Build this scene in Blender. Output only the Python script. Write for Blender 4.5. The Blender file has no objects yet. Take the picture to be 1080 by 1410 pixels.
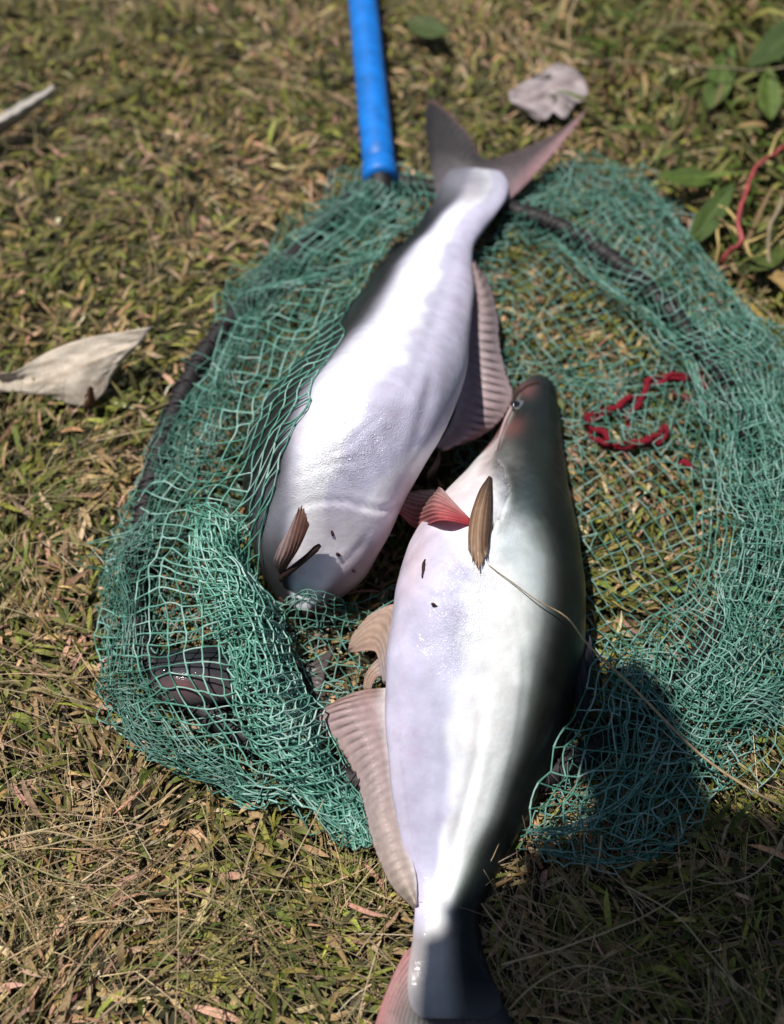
import bpy, math, random
import numpy as np
from mathutils import Vector
from mathutils.bvhtree import BVHTree

SEED = 7
rng = np.random.default_rng(SEED)
random.seed(SEED)
sc = bpy.context.scene
col = sc.collection
R = math.radians

# ------------------------------------------------------------------ camera
PITCH, CAM_H, FOV = R(32.0), 0.70, R(55.0)
CAM = np.array([0.0, -CAM_H * math.tan(PITCH), CAM_H])
cd = bpy.data.cameras.new('camera')
cam = bpy.data.objects.new('camera', cd)
col.objects.link(cam)
cam.location = CAM
cam.rotation_euler = (PITCH, 0, 0)
cd.sensor_fit = 'VERTICAL'
cd.sensor_height = 24.0
cd.lens = 12.0 / math.tan(FOV / 2)
cd.clip_start, cd.clip_end = 0.01, 500.0
cd.dof.use_dof = True
cd.dof.focus_distance = 0.685
cd.dof.aperture_fstop = 2.0
sc.camera = cam

# ------------------------------------------------------------------ sky and sun
SUN_EL = R(70.0)
SUN_H = np.array([-0.93, 0.37, 0.0])                 # horizontal direction towards the sun
SUN_H /= np.linalg.norm(SUN_H)
SUN_DIR = SUN_H * math.cos(SUN_EL) + np.array([0, 0, math.sin(SUN_EL)])
world = bpy.data.worlds.new('World')
sc.world = world
world.use_nodes = True
wn = world.node_tree
wn.nodes.clear()
sky = wn.nodes.new('ShaderNodeTexSky')
sky.sky_type = 'NISHITA'
sky.sun_disc = False
sky.sun_elevation = SUN_EL
sky.sun_rotation = math.atan2(SUN_H[0], SUN_H[1])
bg = wn.nodes.new('ShaderNodeBackground')
bg.inputs['Strength'].default_value = 0.05
wo = wn.nodes.new('ShaderNodeOutputWorld')
wn.links.new(sky.outputs[0], bg.inputs[0])
wn.links.new(bg.outputs[0], wo.inputs[0])
sl = bpy.data.lights.new('sun', 'SUN')
sl.energy = 4.8
sl.angle = R(0.55)
sl.color = (1.0, 0.955, 0.88)
sun = bpy.data.objects.new('sun', sl)
col.objects.link(sun)
sun.rotation_euler = Vector(SUN_DIR).to_track_quat('Z', 'Y').to_euler()
sun.location = (-2, 1, 4)
sc.view_settings.view_transform = 'Standard'
sc.view_settings.look = 'None'
sc.view_settings.exposure = 0.12
sc.view_settings.gamma = 1.0
sc.view_settings.use_curve_mapping = False
sc.cycles.max_bounces = 6
sc.cycles.transparent_max_bounces = 8
sc.cycles.caustics_reflective = False
sc.cycles.caustics_refractive = False
sc.cycles.use_denoising = True

# ------------------------------------------------------------------ measuring helpers
FPX = 705.0 / math.tan(FOV / 2)
cp, sp = math.cos(PITCH), math.sin(PITCH)


def ray(px, py):
    x, y = (px - 540.0) / FPX, (705.0 - py) / FPX
    return np.array([x, y * cp + sp, y * sp - cp])


def G(px, py, z=0.0):
    """world point at height z that was measured at photo pixel (px, py)"""
    d = ray(px, py)
    return CAM + d * ((z - CAM[2]) / d[2])


def Gs(pts, z=0.0):
    return np.array([G(p[0], p[1], p[2] if len(p) > 2 else z) for p in pts])


def to_px(P):
    P = np.atleast_2d(P) - CAM
    y = P[:, 1] * cp + P[:, 2] * sp
    d = P[:, 1] * sp - P[:, 2] * cp
    return np.stack([540 + FPX * P[:, 0] / d, 705 - FPX * y / d], 1)


def crom(A, n):
    """smooth (Catmull-Rom) resampling of A along its first axis to n samples"""
    A = np.asarray(A, float)
    k = len(A)
    if k == 2:
        t = np.linspace(0, 1, n).reshape((-1,) + (1,) * (A.ndim - 1))
        return A[0] * (1 - t) + A[1] * t
    E = np.concatenate([2 * A[:1] - A[1:2], A, 2 * A[-1:] - A[-2:-1]], 0)
    s = np.linspace(0, k - 1, n)
    i = np.minimum(s.astype(int), k - 2)
    t = (s - i).reshape((-1,) + (1,) * (A.ndim - 1))
    p0, p1, p2, p3 = E[i], E[i + 1], E[i + 2], E[i + 3]
    return 0.5 * (2 * p1 + (p2 - p0) * t + (2 * p0 - 5 * p1 + 4 * p2 - p3) * t ** 2
                  + (3 * p1 - p0 - 3 * p2 + p3) * t ** 3)


def resample(P, n):
    """smooth polyline, evenly spaced by length"""
    D = crom(P, max(60, n * 6))
    L = np.concatenate([[0], np.cumsum(np.linalg.norm(np.diff(D, axis=0), axis=1))])
    s = np.linspace(0, L[-1], n)
    return np.stack([np.interp(s, L, D[:, k]) for k in range(D.shape[1])], 1)


class Noise:
    """smooth vector noise: a sum of random plane waves"""
    def __init__(self, wl, seed, n=9, out=3):
        r = np.random.default_rng(seed)
        a = r.uniform(0, 2 * np.pi, (out, n))
        k = 2 * np.pi / (wl * r.uniform(0.6, 1.7, (out, n)))
        self.kx, self.ky = k * np.cos(a), k * np.sin(a)
        self.ph = r.uniform(0, 2 * np.pi, (out, n))
        self.n = n

    def __call__(self, P):
        P = np.asarray(P)
        v = np.sin(P[:, None, None, 0] * self.kx + P[:, None, None, 1] * self.ky + self.ph)
        return v.sum(2) * math.sqrt(2.0 / self.n)


def inside(P, poly):
    x, y = P[:, 0], P[:, 1]
    r = np.zeros(len(P), bool)
    q = np.asarray(poly, float)
    for i in range(len(q)):
        x1, y1 = q[i]
        x2, y2 = q[i - 1]
        c = ((y1 > y) != (y2 > y))
        if y1 != y2:
            r ^= c & (x < (x2 - x1) * (y - y1) / (y2 - y1) + x1)
    return r


# ------------------------------------------------------------------ object helpers
def tag(o, label=None, cat=None, group=None, kind=None):
    if label: o['label'] = label
    if cat: o['category'] = cat
    if group: o['group'] = group
    if kind: o['kind'] = kind
    return o


def empty(name, loc=(0, 0, 0)):
    o = bpy.data.objects.new(name, None)
    o.empty_display_size = 0.02
    col.objects.link(o)
    o.location = loc
    return o


def mesh_obj(name, V, F, mat, parent=None, colors=None, smooth=True, attrs=None):
    V = np.asarray(V, np.float32)
    me = bpy.data.meshes.new(name)
    if isinstance(F, np.ndarray):
        nf, k = F.shape
        me.vertices.add(len(V))
        me.vertices.foreach_set('co', V.ravel())
        me.loops.add(nf * k)
        me.loops.foreach_set('vertex_index', F.astype(np.int32).ravel())
        me.polygons.add(nf)
        me.polygons.foreach_set('loop_start', np.arange(0, nf * k, k, dtype=np.int32))
        me.update(calc_edges=True)
    else:
        me.from_pydata([tuple(map(float, v)) for v in V], [], F)
        me.update()
    if smooth:
        me.polygons.foreach_set('use_smooth', np.ones(len(me.polygons), bool))
    if colors is not None:
        a = me.attributes.new('Col', 'FLOAT_COLOR', 'POINT')
        c = np.ones((len(V), 4), np.float32)
        c[:, :3] = colors
        a.data.foreach_set('color', c.ravel())
    for k_, v_ in (attrs or {}).items():
        a = me.attributes.new(k_, 'FLOAT', 'POINT')
        a.data.foreach_set('value', np.asarray(v_, np.float32))
    me.materials.append(mat)
    o = bpy.data.objects.new(name, me)
    col.objects.link(o)
    if parent is not None:
        o.parent = parent
        o.matrix_parent_inverse = parent.matrix_world.inverted() if parent.type != 'EMPTY' else \
            __import__('mathutils').Matrix.Translation(-Vector(parent.location))
    return o


def grid_faces(nu, nv, wrap=False):
    i, j = np.meshgrid(np.arange(nu - 1), np.arange(nv if wrap else nv - 1), indexing='ij')
    j2 = (j + 1) % nv
    return np.stack([i * nv + j, (i + 1) * nv + j, (i + 1) * nv + j2, i * nv + j2], -1).reshape(-1, 4)


def tube_geo(P, rad, sides=8, flat=1.0):
    P = np.asarray(P, float)
    n = len(P)
    rad = np.broadcast_to(np.asarray(rad, float), (n,))
    T = np.gradient(P, axis=0)
    T /= np.linalg.norm(T, axis=1, keepdims=True) + 1e-12
    ref = np.array([0, 0, 1.0])
    if abs(T[:, 2]).max() > 0.9:
        ref = np.array([0.3, 1.0, 0.1])
    N = np.cross(T, ref)
    N /= np.linalg.norm(N, axis=1, keepdims=True) + 1e-12
    B = np.cross(N, T)
    a = np.linspace(0, 2 * np.pi, sides, endpoint=False)
    V = P[:, None] + rad[:, None, None] * (N[:, None] * np.cos(a)[None, :, None] + flat * B[:, None] * np.sin(a)[None, :, None])
    F = [tuple(f) for f in grid_faces(n, sides, True)]
    F.append(tuple(range(sides)))
    F.append(tuple((n - 1) * sides + k for k in reversed(range(sides))))
    return V.reshape(-1, 3), F


def join(parts):
    Vs, Fs, o = [], [], 0
    for V, F in parts:
        Vs.append(np.asarray(V))
        Fs += [tuple(int(i) + o for i in f) for f in F]
        o += len(V)
    return np.concatenate(Vs), Fs


def blob_geo(c, r, nu=10, nv=14, seed=0, rough=0.12):
    r_ = np.random.default_rng(seed)
    th = np.linspace(0.02, np.pi - 0.02, nu)
    ph = np.linspace(0, 2 * np.pi, nv, endpoint=False)
    V = np.stack([np.sin(th)[:, None] * np.cos(ph), np.sin(th)[:, None] * np.sin(ph),
                  np.repeat(np.cos(th)[:, None], nv, 1)], -1)
    V = V * (1 + rough * r_.normal(size=(nu, nv, 1))) * np.asarray(r)
    F = [tuple(f) for f in grid_faces(nu, nv, True)]
    F.append(tuple(range(nv)))
    F.append(tuple((nu - 1) * nv + k for k in reversed(range(nv))))
    return V.reshape(-1, 3) + np.asarray(c), F


# ------------------------------------------------------------------ materials
def new_mat(name):
    m = bpy.data.materials.new(name)
    m.use_nodes = True
    nt = m.node_tree
    b = nt.nodes['Principled BSDF']
    return m, nt, b


def nd(nt, t, **kw):
    n = nt.nodes.new(t)
    for k, v in kw.items():
        if k in n.inputs.keys():
            n.inputs[k].default_value = v
        else:
            setattr(n, k, v)
    return n


def attr_node(nt, name):
    return nd(nt, 'ShaderNodeAttribute', attribute_name=name)


def add_bump(nt, b, height, strength, dist, prev=None):
    bp = nd(nt, 'ShaderNodeBump')
    bp.inputs['Strength'].default_value = strength
    bp.inputs['Distance'].default_value = dist
    nt.links.new(height, bp.inputs['Height'])
    if prev is not None:
        nt.links.new(prev, bp.inputs['Normal'])
    nt.links.new(bp.outputs[0], b.inputs['Normal'])
    return bp.outputs[0]


def noise_tex(nt, scale, detail=4.0, rough=0.6, coords=None):
    n = nd(nt, 'ShaderNodeTexNoise')
    n.inputs['Scale'].default_value = scale
    n.inputs['Detail'].default_value = detail
    n.inputs['Roughness'].default_value = rough
    if coords is not None:
        nt.links.new(coords, n.inputs['Vector'])
    return n


def col_mat(name, rough=0.6, spec=0.3, transl=0.0, vary=0.25, vscale=300.0, bump=0.0, bscale=400.0, bdist=0.001, coat=0.0, sss=0.0):
    """colour from the mesh's own colour attribute, broken up by fine noise"""
    m, nt, b = new_mat(name)
    a = attr_node(nt, 'Col')
    tc = nd(nt, 'ShaderNodeTexCoord')
    n = noise_tex(nt, vscale, 3, 0.6, tc.outputs['Object'])
    mr = nd(nt, 'ShaderNodeMapRange')
    mr.inputs[1].default_value, mr.inputs[2].default_value = 0.3, 0.7
    mr.inputs[3].default_value, mr.inputs[4].default_value = 1 - vary, 1 + vary
    nt.links.new(n.outputs[0], mr.inputs[0])
    mul = nd(nt, 'ShaderNodeMix', data_type='RGBA', blend_type='MULTIPLY')
    mul.inputs[0].default_value = 1.0
    nt.links.new(a.outputs['Color'], mul.inputs[6])
    nt.links.new(mr.outputs[0], mul.inputs[7])
    nt.links.new(mul.outputs[2], b.inputs['Base Color'])
    b.inputs['Roughness'].default_value = rough
    b.inputs['Specular IOR Level'].default_value = spec
    b.inputs['Coat Weight'].default_value = coat
    b.inputs['Coat Roughness'].default_value = 0.18
    if sss:
        b.inputs['Subsurface Weight'].default_value = sss
        b.inputs['Subsurface Radius'].default_value = (0.006, 0.004, 0.003)
        b.inputs['Subsurface Scale'].default_value = 0.6
    if bump:
        n2 = noise_tex(nt, bscale, 4, 0.6, tc.outputs['Object'])
        add_bump(nt, b, n2.outputs[0], bump, bdist)
    if transl:
        tr = nd(nt, 'ShaderNodeBsdfTranslucent')
        nt.links.new(mul.outputs[2], tr.inputs['Color'])
        mx = nd(nt, 'ShaderNodeMixShader')
        mx.inputs[0].default_value = transl
        out = nt.nodes['Material Output']
        nt.links.new(b.outputs[0], mx.inputs[1])
        nt.links.new(tr.outputs[0], mx.inputs[2])
        nt.links.new(mx.outputs[0], out.inputs['Surface'])
    return m


def fish_mat():
    m, nt, b = new_mat('wet_fish_skin')
    a = attr_node(nt, 'Col')
    tc = nd(nt, 'ShaderNodeTexCoord')
    n = noise_tex(nt, 55, 5, 0.6, tc.outputs['Object'])
    mr = nd(nt, 'ShaderNodeMapRange')
    mr.inputs[1].default_value, mr.inputs[2].default_value = 0.25, 0.75
    mr.inputs[3].default_value, mr.inputs[4].default_value = 0.82, 1.12
    nt.links.new(n.outputs[0], mr.inputs[0])
    mul = nd(nt, 'ShaderNodeMix', data_type='RGBA', blend_type='MULTIPLY')
    mul.inputs[0].default_value = 1.0
    nt.links.new(a.outputs['Color'], mul.inputs[6])
    nt.links.new(mr.outputs[0], mul.inputs[7])
    # faint flushed blotches and slime stains
    nb = noise_tex(nt, 21, 6, 0.68, tc.outputs['Object'])
    mb = nd(nt, 'ShaderNodeMapRange')
    mb.inputs[1].default_value, mb.inputs[2].default_value = 0.54, 0.78
    mb.inputs[3].default_value, mb.inputs[4].default_value = 0.0, 0.6
    nt.links.new(nb.outputs[0], mb.inputs[0])
    mx2 = nd(nt, 'ShaderNodeMix', data_type='RGBA', blend_type='MULTIPLY')
    nt.links.new(mb.outputs[0], mx2.inputs[0])
    nt.links.new(mul.outputs[2], mx2.inputs[6])
    mx2.inputs[7].default_value = (0.80, 0.60, 0.62, 1)
    # fine dark pores
    vp = nd(nt, 'ShaderNodeTexVoronoi')
    vp.inputs['Scale'].default_value = 420
    nt.links.new(tc.outputs['Object'], vp.inputs['Vector'])
    mp_ = nd(nt, 'ShaderNodeMapRange')
    mp_.inputs[1].default_value, mp_.inputs[2].default_value = 0.05, 0.35
    mp_.inputs[3].default_value, mp_.inputs[4].default_value = 0.80, 1.0
    nt.links.new(vp.outputs['Distance'], mp_.inputs[0])
    mx3 = nd(nt, 'ShaderNodeMix', data_type='RGBA', blend_type='MULTIPLY')
    mx3.inputs[0].default_value = 0.35
    nt.links.new(mx2.outputs[2], mx3.inputs[6])
    nt.links.new(mp_.outputs[0], mx3.inputs[7])
    nt.links.new(mx3.outputs[2], b.inputs['Base Color'])
    # roughness: a wet film that comes and goes
    n3 = noise_tex(nt, 26, 4, 0.6, tc.outputs['Object'])
    rr = nd(nt, 'ShaderNodeMapRange')
    rr.inputs[1].default_value, rr.inputs[2].default_value = 0.35, 0.7
    rr.inputs[3].default_value, rr.inputs[4].default_value = 0.30, 0.52
    nt.links.new(n3.outputs[0], rr.inputs[0])
    nt.links.new(rr.outputs[0], b.inputs['Roughness'])
    b.inputs['Specular IOR Level'].default_value = 0.11
    b.inputs['Coat Weight'].default_value = 0.24
    b.inputs['Coat Roughness'].default_value = 0.09
    b.inputs['Subsurface Weight'].default_value = 0.10
    b.inputs['Subsurface Radius'].default_value = (0.008, 0.004, 0.003)
    b.inputs['Subsurface Scale'].default_value = 0.5
    # relief: broad softness, then the fine crinkle where the belly skin has dried
    prev = add_bump(nt, b, n3.outputs[0], 0.35, 0.004)
    w = attr_node(nt, 'crinkle')
    vo = nd(nt, 'ShaderNodeTexVoronoi', feature='DISTANCE_TO_EDGE')
    vo.inputs['Scale'].default_value = 520
    wn_ = noise_tex(nt, 120, 3, 0.6, tc.outputs['Object'])
    vm = nd(nt, 'ShaderNodeVectorMath', operation='MULTIPLY_ADD')
    vm.inputs[1].default_value = (0.012, 0.012, 0.012)
    nt.links.new(wn_.outputs['Color'], vm.inputs[0])
    nt.links.new(tc.outputs['Object'], vm.inputs[2])
    nt.links.new(vm.outputs[0], vo.inputs['Vector'])
    hm = nd(nt, 'ShaderNodeMath', operation='MULTIPLY')
    nt.links.new(vo.outputs['Distance'], hm.inputs[0])
    nt.links.new(w.outputs['Fac'], hm.inputs[1])
    fin_ = add_bump(nt, b, hm.outputs[0], 0.75, 0.0018, prev)
    # the wet film has its own, livelier surface
    nc = noise_tex(nt, 75, 4, 0.62, tc.outputs['Object'])
    cb_ = nd(nt, 'ShaderNodeBump')
    cb_.inputs['Strength'].default_value = 0.55
    cb_.inputs['Distance'].default_value = 0.003
    nt.links.new(nc.outputs[0], cb_.inputs['Height'])
    nt.links.new(fin_, cb_.inputs['Normal'])
    nt.links.new(cb_.outputs[0], b.inputs['Coat Normal'])
    return m


def plain_mat(name, c, rough=0.5, spec=0.5, coat=0.0, vary=0.15, vscale=60.0, bump=0.1, bscale=300.0, bdist=0.0006):
    m, nt, b = new_mat(name)
    tc = nd(nt, 'ShaderNodeTexCoord')
    n = noise_tex(nt, vscale, 5, 0.65, tc.outputs['Object'])
    rp = nd(nt, 'ShaderNodeValToRGB')
    rp.color_ramp.elements[0].position, rp.color_ramp.elements[1].position = 0.3, 0.72
    rp.color_ramp.elements[0].color = tuple(x * (1 - vary) for x in c) + (1,)
    rp.color_ramp.elements[1].color = tuple(min(1, x * (1 + vary)) for x in c) + (1,)
    nt.links.new(n.outputs[0], rp.inputs[0])
    nt.links.new(rp.outputs[0], b.inputs['Base Color'])
    b.inputs['Roughness'].default_value = rough
    b.inputs['Specular IOR Level'].default_value = spec
    b.inputs['Coat Weight'].default_value = coat
    n2 = noise_tex(nt, bscale, 4, 0.6, tc.outputs['Object'])
    add_bump(nt, b, n2.outputs[0], bump, bdist)
    return m


def soil_mat():
    m, nt, b = new_mat('soil_and_thatch')
    tc = nd(nt, 'ShaderNodeTexCoord')
    n = noise_tex(nt, 45, 8, 0.7, tc.outputs['Object'])
    rp = nd(nt, 'ShaderNodeValToRGB')
    e = rp.color_ramp.elements
    e[0].position, e[0].color = 0.3, (0.022, 0.018, 0.012, 1)
    e[1].position, e[1].color = 0.75, (0.12, 0.10, 0.055, 1)
    x = e.new(0.52); x.color = (0.055, 0.052, 0.024, 1)
    nt.links.new(n.outputs[0], rp.inputs[0])
    nt.links.new(rp.outputs[0], b.inputs['Base Color'])
    b.inputs['Roughness'].default_value = 0.95
    add_bump(nt, b, n.outputs[0], 1.0, 0.01)
    return m


M_SOIL = soil_mat()
M_GRASS = col_mat('grass_blades', 0.62, 0.25, 0.12, 0.35, 500)
M_SKIN = fish_mat()
M_FIN = col_mat('wet_fin_membrane', 0.42, 0.25, 0.42, 0.14, 160, 0.3, 500, 0.0008, 0.06)
M_NET = col_mat('net_twine', 0.7, 0.15, 0.0, 0.2, 250)
M_LEAF = col_mat('leaf', 0.6, 0.3, 0.18, 0.16, 130, 0.4, 260, 0.0012)
M_BLUE = plain_mat('blue_plastic_sleeve', (0.003, 0.16, 0.58), 0.5, 0.45, 0.0, 0.3, 45, 0.15, 220, 0.0005)
M_BLACK = plain_mat('black_wrapped_tube', (0.014, 0.013, 0.014), 0.55, 0.4, 0.0, 0.4, 120, 0.5, 600, 0.001)
M_RED = plain_mat('red_cloth_cord', (0.20, 0.010, 0.022), 0.95, 0.2, 0.0, 0.35, 220, 0.9, 900, 0.0015)
M_EYE = plain_mat('eye_black', (0.006, 0.006, 0.007), 0.08, 0.7, 0.8, 0.1, 60, 0.0)
M_EYER = plain_mat('eye_silver', (0.12, 0.125, 0.15), 0.25, 0.4, 0.5, 0.2, 200, 0.1)
M_DIRT = plain_mat('dark_dirt', (0.035, 0.018, 0.015), 0.8, 0.2, 0.0, 0.4, 300, 0.5, 900, 0.001)
M_STALK = plain_mat('dry_straw', (0.36, 0.27, 0.16), 0.65, 0.3, 0.0, 0.35, 180, 0.3, 500, 0.0006)
M_BARK = plain_mat('stem_bark', (0.16, 0.13, 0.06), 0.8, 0.2, 0.0, 0.4, 30, 0.6, 90, 0.004)

# outline of the net on the ground, in photo pixels
HULL = [(505, 240), (440, 285), (385, 335), (325, 400), (268, 500), (208, 620), (158, 720), (132, 830), (138, 930), (190, 1005),
        (240, 1065), (330, 1115), (450, 1162), (525, 1175), (600, 1165), (730, 1160), (850, 1172), (935, 1160), (1010, 1085),
        (1062, 1005), (1100, 930), (1135, 800), (1130, 640), (1085, 490), (1020, 420), (930, 310), (880, 238), (800, 222), (740, 245),
        (640, 262), (560, 238)]

# ------------------------------------------------------------------ ground sheet
def ground():
    xs = np.concatenate([[-80, -30, -10, -4, -2.2], np.linspace(-1.6, 1.6, 90), [2.2, 4, 10, 30, 80]])
    ys = np.concatenate([[-80, -30, -10, -4, -2.2], np.linspace(-1.4, 2.0, 95), [2.6, 4, 10, 30, 80]])
    X, Y = np.meshgrid(xs, ys, indexing='ij')
    P = np.stack([X.ravel(), Y.ravel()], 1)
    z = 0.003 * Noise(0.16, 3, out=1)(P)[:, 0] - 0.008
    far = np.maximum(abs(P[:, 0]), abs(P[:, 1])) > 2.1
    z[far] = -0.006
    o = mesh_obj('ground', np.column_stack([P, z]), grid_faces(len(xs), len(ys)), M_SOIL)
    tag(o, 'dry lawn soil under the grass', 'ground', kind='structure')


ground()


# ------------------------------------------------------------------ fish
def fish_geo(st, sgn, nr=150, ns=84, z0=0.006, sink=0.0, boundary=None, color_fn=None, expo=(2.25, 1.75)):
    """st: snout-to-tail stations (L px, R px, roll deg, lateral/dorsoventral ratio, extra z).
    sgn=+1: belly turned towards the photo's right. Returns vertices, faces, colours, crinkle mask, frames"""
    k = len(st)
    C, W, E, RO, RA, A = [], [], [], [], [], []
    for (Lp, Rp, roll, ratio, dz) in st:
        ro = R(roll)
        zc = 0.03
        for _ in range(6):
            PL, PR = G(*Lp, zc), G(*Rp, zc)
            w = np.linalg.norm(PR - PL) / 2
            a = w / math.sqrt(math.sin(ro) ** 2 + (ratio * math.cos(ro)) ** 2)
            h = a * math.sqrt(math.cos(ro) ** 2 + (ratio * math.sin(ro)) ** 2)
            zc = h * 0.93 + z0 + dz
        C.append((PL + PR) / 2); W.append(w); E.append((PR - PL) / (2 * w)); RO.append(ro); RA.append(ratio); A.append(a)
    D = np.column_stack([np.array(C), np.array(E), np.array(RO), np.array(RA), np.array(A)])
    # evenly spaced rings
    L = np.concatenate([[0], np.cumsum(np.linalg.norm(np.diff(D[:, :3], axis=0), axis=1))])
    fine = crom(D, 600)
    fl = np.concatenate([[0], np.cumsum(np.linalg.norm(np.diff(fine[:, :3], axis=0), axis=1))])
    s = np.linspace(0, fl[-1], nr)
    s = s - 0.25 * fl[-1] / nr * 0
    Q = np.stack([np.interp(s, fl, fine[:, j]) for j in range(fine.shape[1])], 1)
    C, E, RO, RA, A = Q[:, :3], Q[:, 3:6], Q[:, 6], Q[:, 7], Q[:, 8]
    E = E * [1, 1, 0]
    E /= np.linalg.norm(E, axis=1, keepdims=True)
    up = np.array([0, 0, 1.0])
    Vd = np.sin(RO)[:, None] * sgn * E + np.cos(RO)[:, None] * up
    Ld = -np.cos(RO)[:, None] * sgn * E + np.sin(RO)[:, None] * up
    th = np.linspace(-np.pi, np.pi, ns, endpoint=False)
    ct, stn = np.cos(th), np.sin(th)
    tt = np.clip((s / s[-1] - 0.38) / 0.3, 0, 1)
    p = (2.0 / (expo[0] + (expo[1] - expo[0]) * tt * tt * (3 - 2 * tt)))[:, None]
    cc, ss = np.sign(ct) * abs(ct) ** p, np.sign(stn) * abs(stn) ** p
    V = C[:, None] + A[:, None, None] * (cc[..., None] * Vd[:, None] + (RA[:, None] * ss)[..., None] * Ld[:, None])
    # q: how far round towards the back, -1 at the belly-side edge .. +1 at the back-side edge, alike on both flanks
    hh = -sgn * np.einsum('ijk,ik->ij', V - C[:, None], E)
    q = np.zeros((nr, ns))
    up_side = np.where(th >= 0)[0]
    for i in range(nr):
        tab = np.maximum.accumulate(hh[i, up_side]) / (abs(hh[i]).max() + 1e-9)
        q[i] = np.interp(abs(th), th[up_side], tab)
    # slack flesh: shallow dents so that no highlight runs clean
    o_ = V - C[:, None]
    nn = Noise(0.055, 71, out=1, n=14)(np.column_stack([(V[..., 0] + 0.6 * V[..., 2]).ravel(), (V[..., 1] + 0.4 * V[..., 2]).ravel()]))[:, 0].reshape(nr, ns)
    n2 = Noise(0.012, 72, out=1, n=14)(np.column_stack([(V[..., 0] + 0.6 * V[..., 2]).ravel(), (V[..., 1] + 0.4 * V[..., 2]).ravel()]))[:, 0].reshape(nr, ns)
    V = V + o_ / (np.linalg.norm(o_, axis=2, keepdims=True) + 1e-6) * (0.00045 * nn + 0.00004 * n2)[..., None]
    # rest on the ground: squash whatever would go below it
    z = V[..., 2]
    z = np.where(z < 0.012, 0.012 - 0.35 * (0.012 - z), z)
    V[..., 2] = np.maximum(z, 0.002)
    F = [tuple(f) for f in grid_faces(nr, ns, True)]
    V = V.reshape(-1, 3)
    V = np.concatenate([V, C[:1] + 0.0 * C[:1], C[-1:]])
    i0, i1 = len(V) - 2, len(V) - 1
    for j in range(ns):
        F.append((i0, j, (j + 1) % ns))
        F.append((i1, (nr - 1) * ns + (j + 1) % ns, (nr - 1) * ns + j))
    T = np.concatenate([np.repeat(s / s[-1], ns), [0, 1]])
    TH = np.concatenate([np.tile(abs(np.degrees(th)), nr), [90, 90]])       # 0 belly midline .. 180 back
    q = np.concatenate([q.ravel(), [q[0].mean(), q[-1].mean()]])
    return V, F, T, TH, q


def lerp_c(stops, x):
    x = np.asarray(x)
    xs = [s_[0] for s_ in stops]
    return np.stack([np.interp(x, xs, [s_[1][k] for s_ in stops]) for k in range(3)], 1)


def gauss(px, cx, cy, rx, ry, ang=0):
    a = R(ang)
    dx, dy = px[:, 0] - cx, px[:, 1] - cy
    u = (dx * math.cos(a) + dy * math.sin(a)) / rx
    v = (-dx * math.sin(a) + dy * math.cos(a)) / ry
    return np.exp(-(u * u + v * v))


def mixc(A, c, w):
    w = np.clip(w, 0, 1)[:, None]
    return A * (1 - w) + np.array(c) * w


def bvh_of(V, F):
    return BVHTree.FromPolygons([tuple(map(float, v)) for v in V], F)


def on_body(bvh, px, py, off=0.002, fallback_z=0.03):
    d = Vector(ray(px, py)).normalized()
    h = bvh.ray_cast(Vector(CAM), d)
    if h[0] is None:
        return G(px, py, fallback_z)
    n = h[1]
    if n.dot(d) > 0: n = -n
    return np.array(h[0] + n * off)


def fin_obj(name, rays, parent, colour, nu=60, nv=22, nray=18, ripple=0.0012, thick=0.0009, bow=0.0, label=None, mat=None, rag=0.014):
    """rays: list of rays, each a list of world points base..tip. A rippled, thickened membrane with ridged rays"""
    A = np.array([crom(r_, nv) for r_ in rays])
    S = crom(A, nu)
    Nrm = np.cross(np.gradient(S, axis=0), np.gradient(S, axis=1))
    Nrm /= np.linalg.norm(Nrm, axis=2, keepdims=True) + 1e-9
    u = np.linspace(0, 1, nu)[:, None]
    v = np.linspace(0, 1, nv)[None, :]
    r_ = np.random.default_rng(sum(map(ord, name)) % 1000 + nu)
    ph = 0.5 * np.sin(u * 9 + r_.uniform(0, 6)) + 0.3 * np.sin(u * 23 + 1)
    ridge = np.cos(2 * np.pi * (u * nray + ph * 0.25))
    S = S + Nrm * (ripple * ridge * np.sin(np.pi * np.clip(v * 0.9 + 0.08, 0, 1)) + bow * np.sin(np.pi * v) * np.sin(np.pi * u))[..., None]
    # ragged margin
    jag = rag * r_.normal(size=(nu, 1)) * np.clip((v - 0.85) / 0.15, 0, 1)
    S = S + (S - S[:, :1]) * jag[..., None]
    tap = (1 - 0.75 * v) * np.ones((nu, 1))
    top = S + Nrm * (thick * tap * 0.5)[..., None]
    bot = S - Nrm * (thick * tap * 0.5)[..., None]
    V = np.concatenate([top.reshape(-1, 3), bot.reshape(-1, 3)])
    F1 = [tuple(f) for f in grid_faces(nu, nv)]
    n = nu * nv
    F = F1 + [tuple(n + i for i in reversed(f)) for f in F1]
    rim = [j for j in range(nv)] + [i * nv + nv - 1 for i in range(1, nu)] + [(nu - 1) * nv + j for j in reversed(range(nv - 1))] + \
          [i * nv for i in reversed(range(1, nu - 1))]
    for q in range(len(rim)):
        a_, b_ = rim[q], rim[(q + 1) % len(rim)]
        F.append((a_, b_, n + b_, n + a_))
    U, VV = np.repeat(u, nv, 1).ravel(), np.repeat(v, nu, 0).ravel()
    Cc = colour(U, VV, ridge.repeat(nv, 1).ravel())
    o = mesh_obj(name, V, F, mat or M_FIN, parent, np.concatenate([Cc, Cc]))
    if label: o['label'] = label
    return o


def rays_px(rays, z=None, bvh=None, off=0.002):
    out = []
    for r_ in rays:
        out.append(np.array([on_body(bvh, p[0], p[1], p[2] if len(p) > 2 and p[2] > 0 else off, z if z else 0.03)
                             if (bvh is not None and (len(p) < 3)) else G(p[0], p[1], p[2] if len(p) > 2 else z) for p in r_]))
    return out


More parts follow.
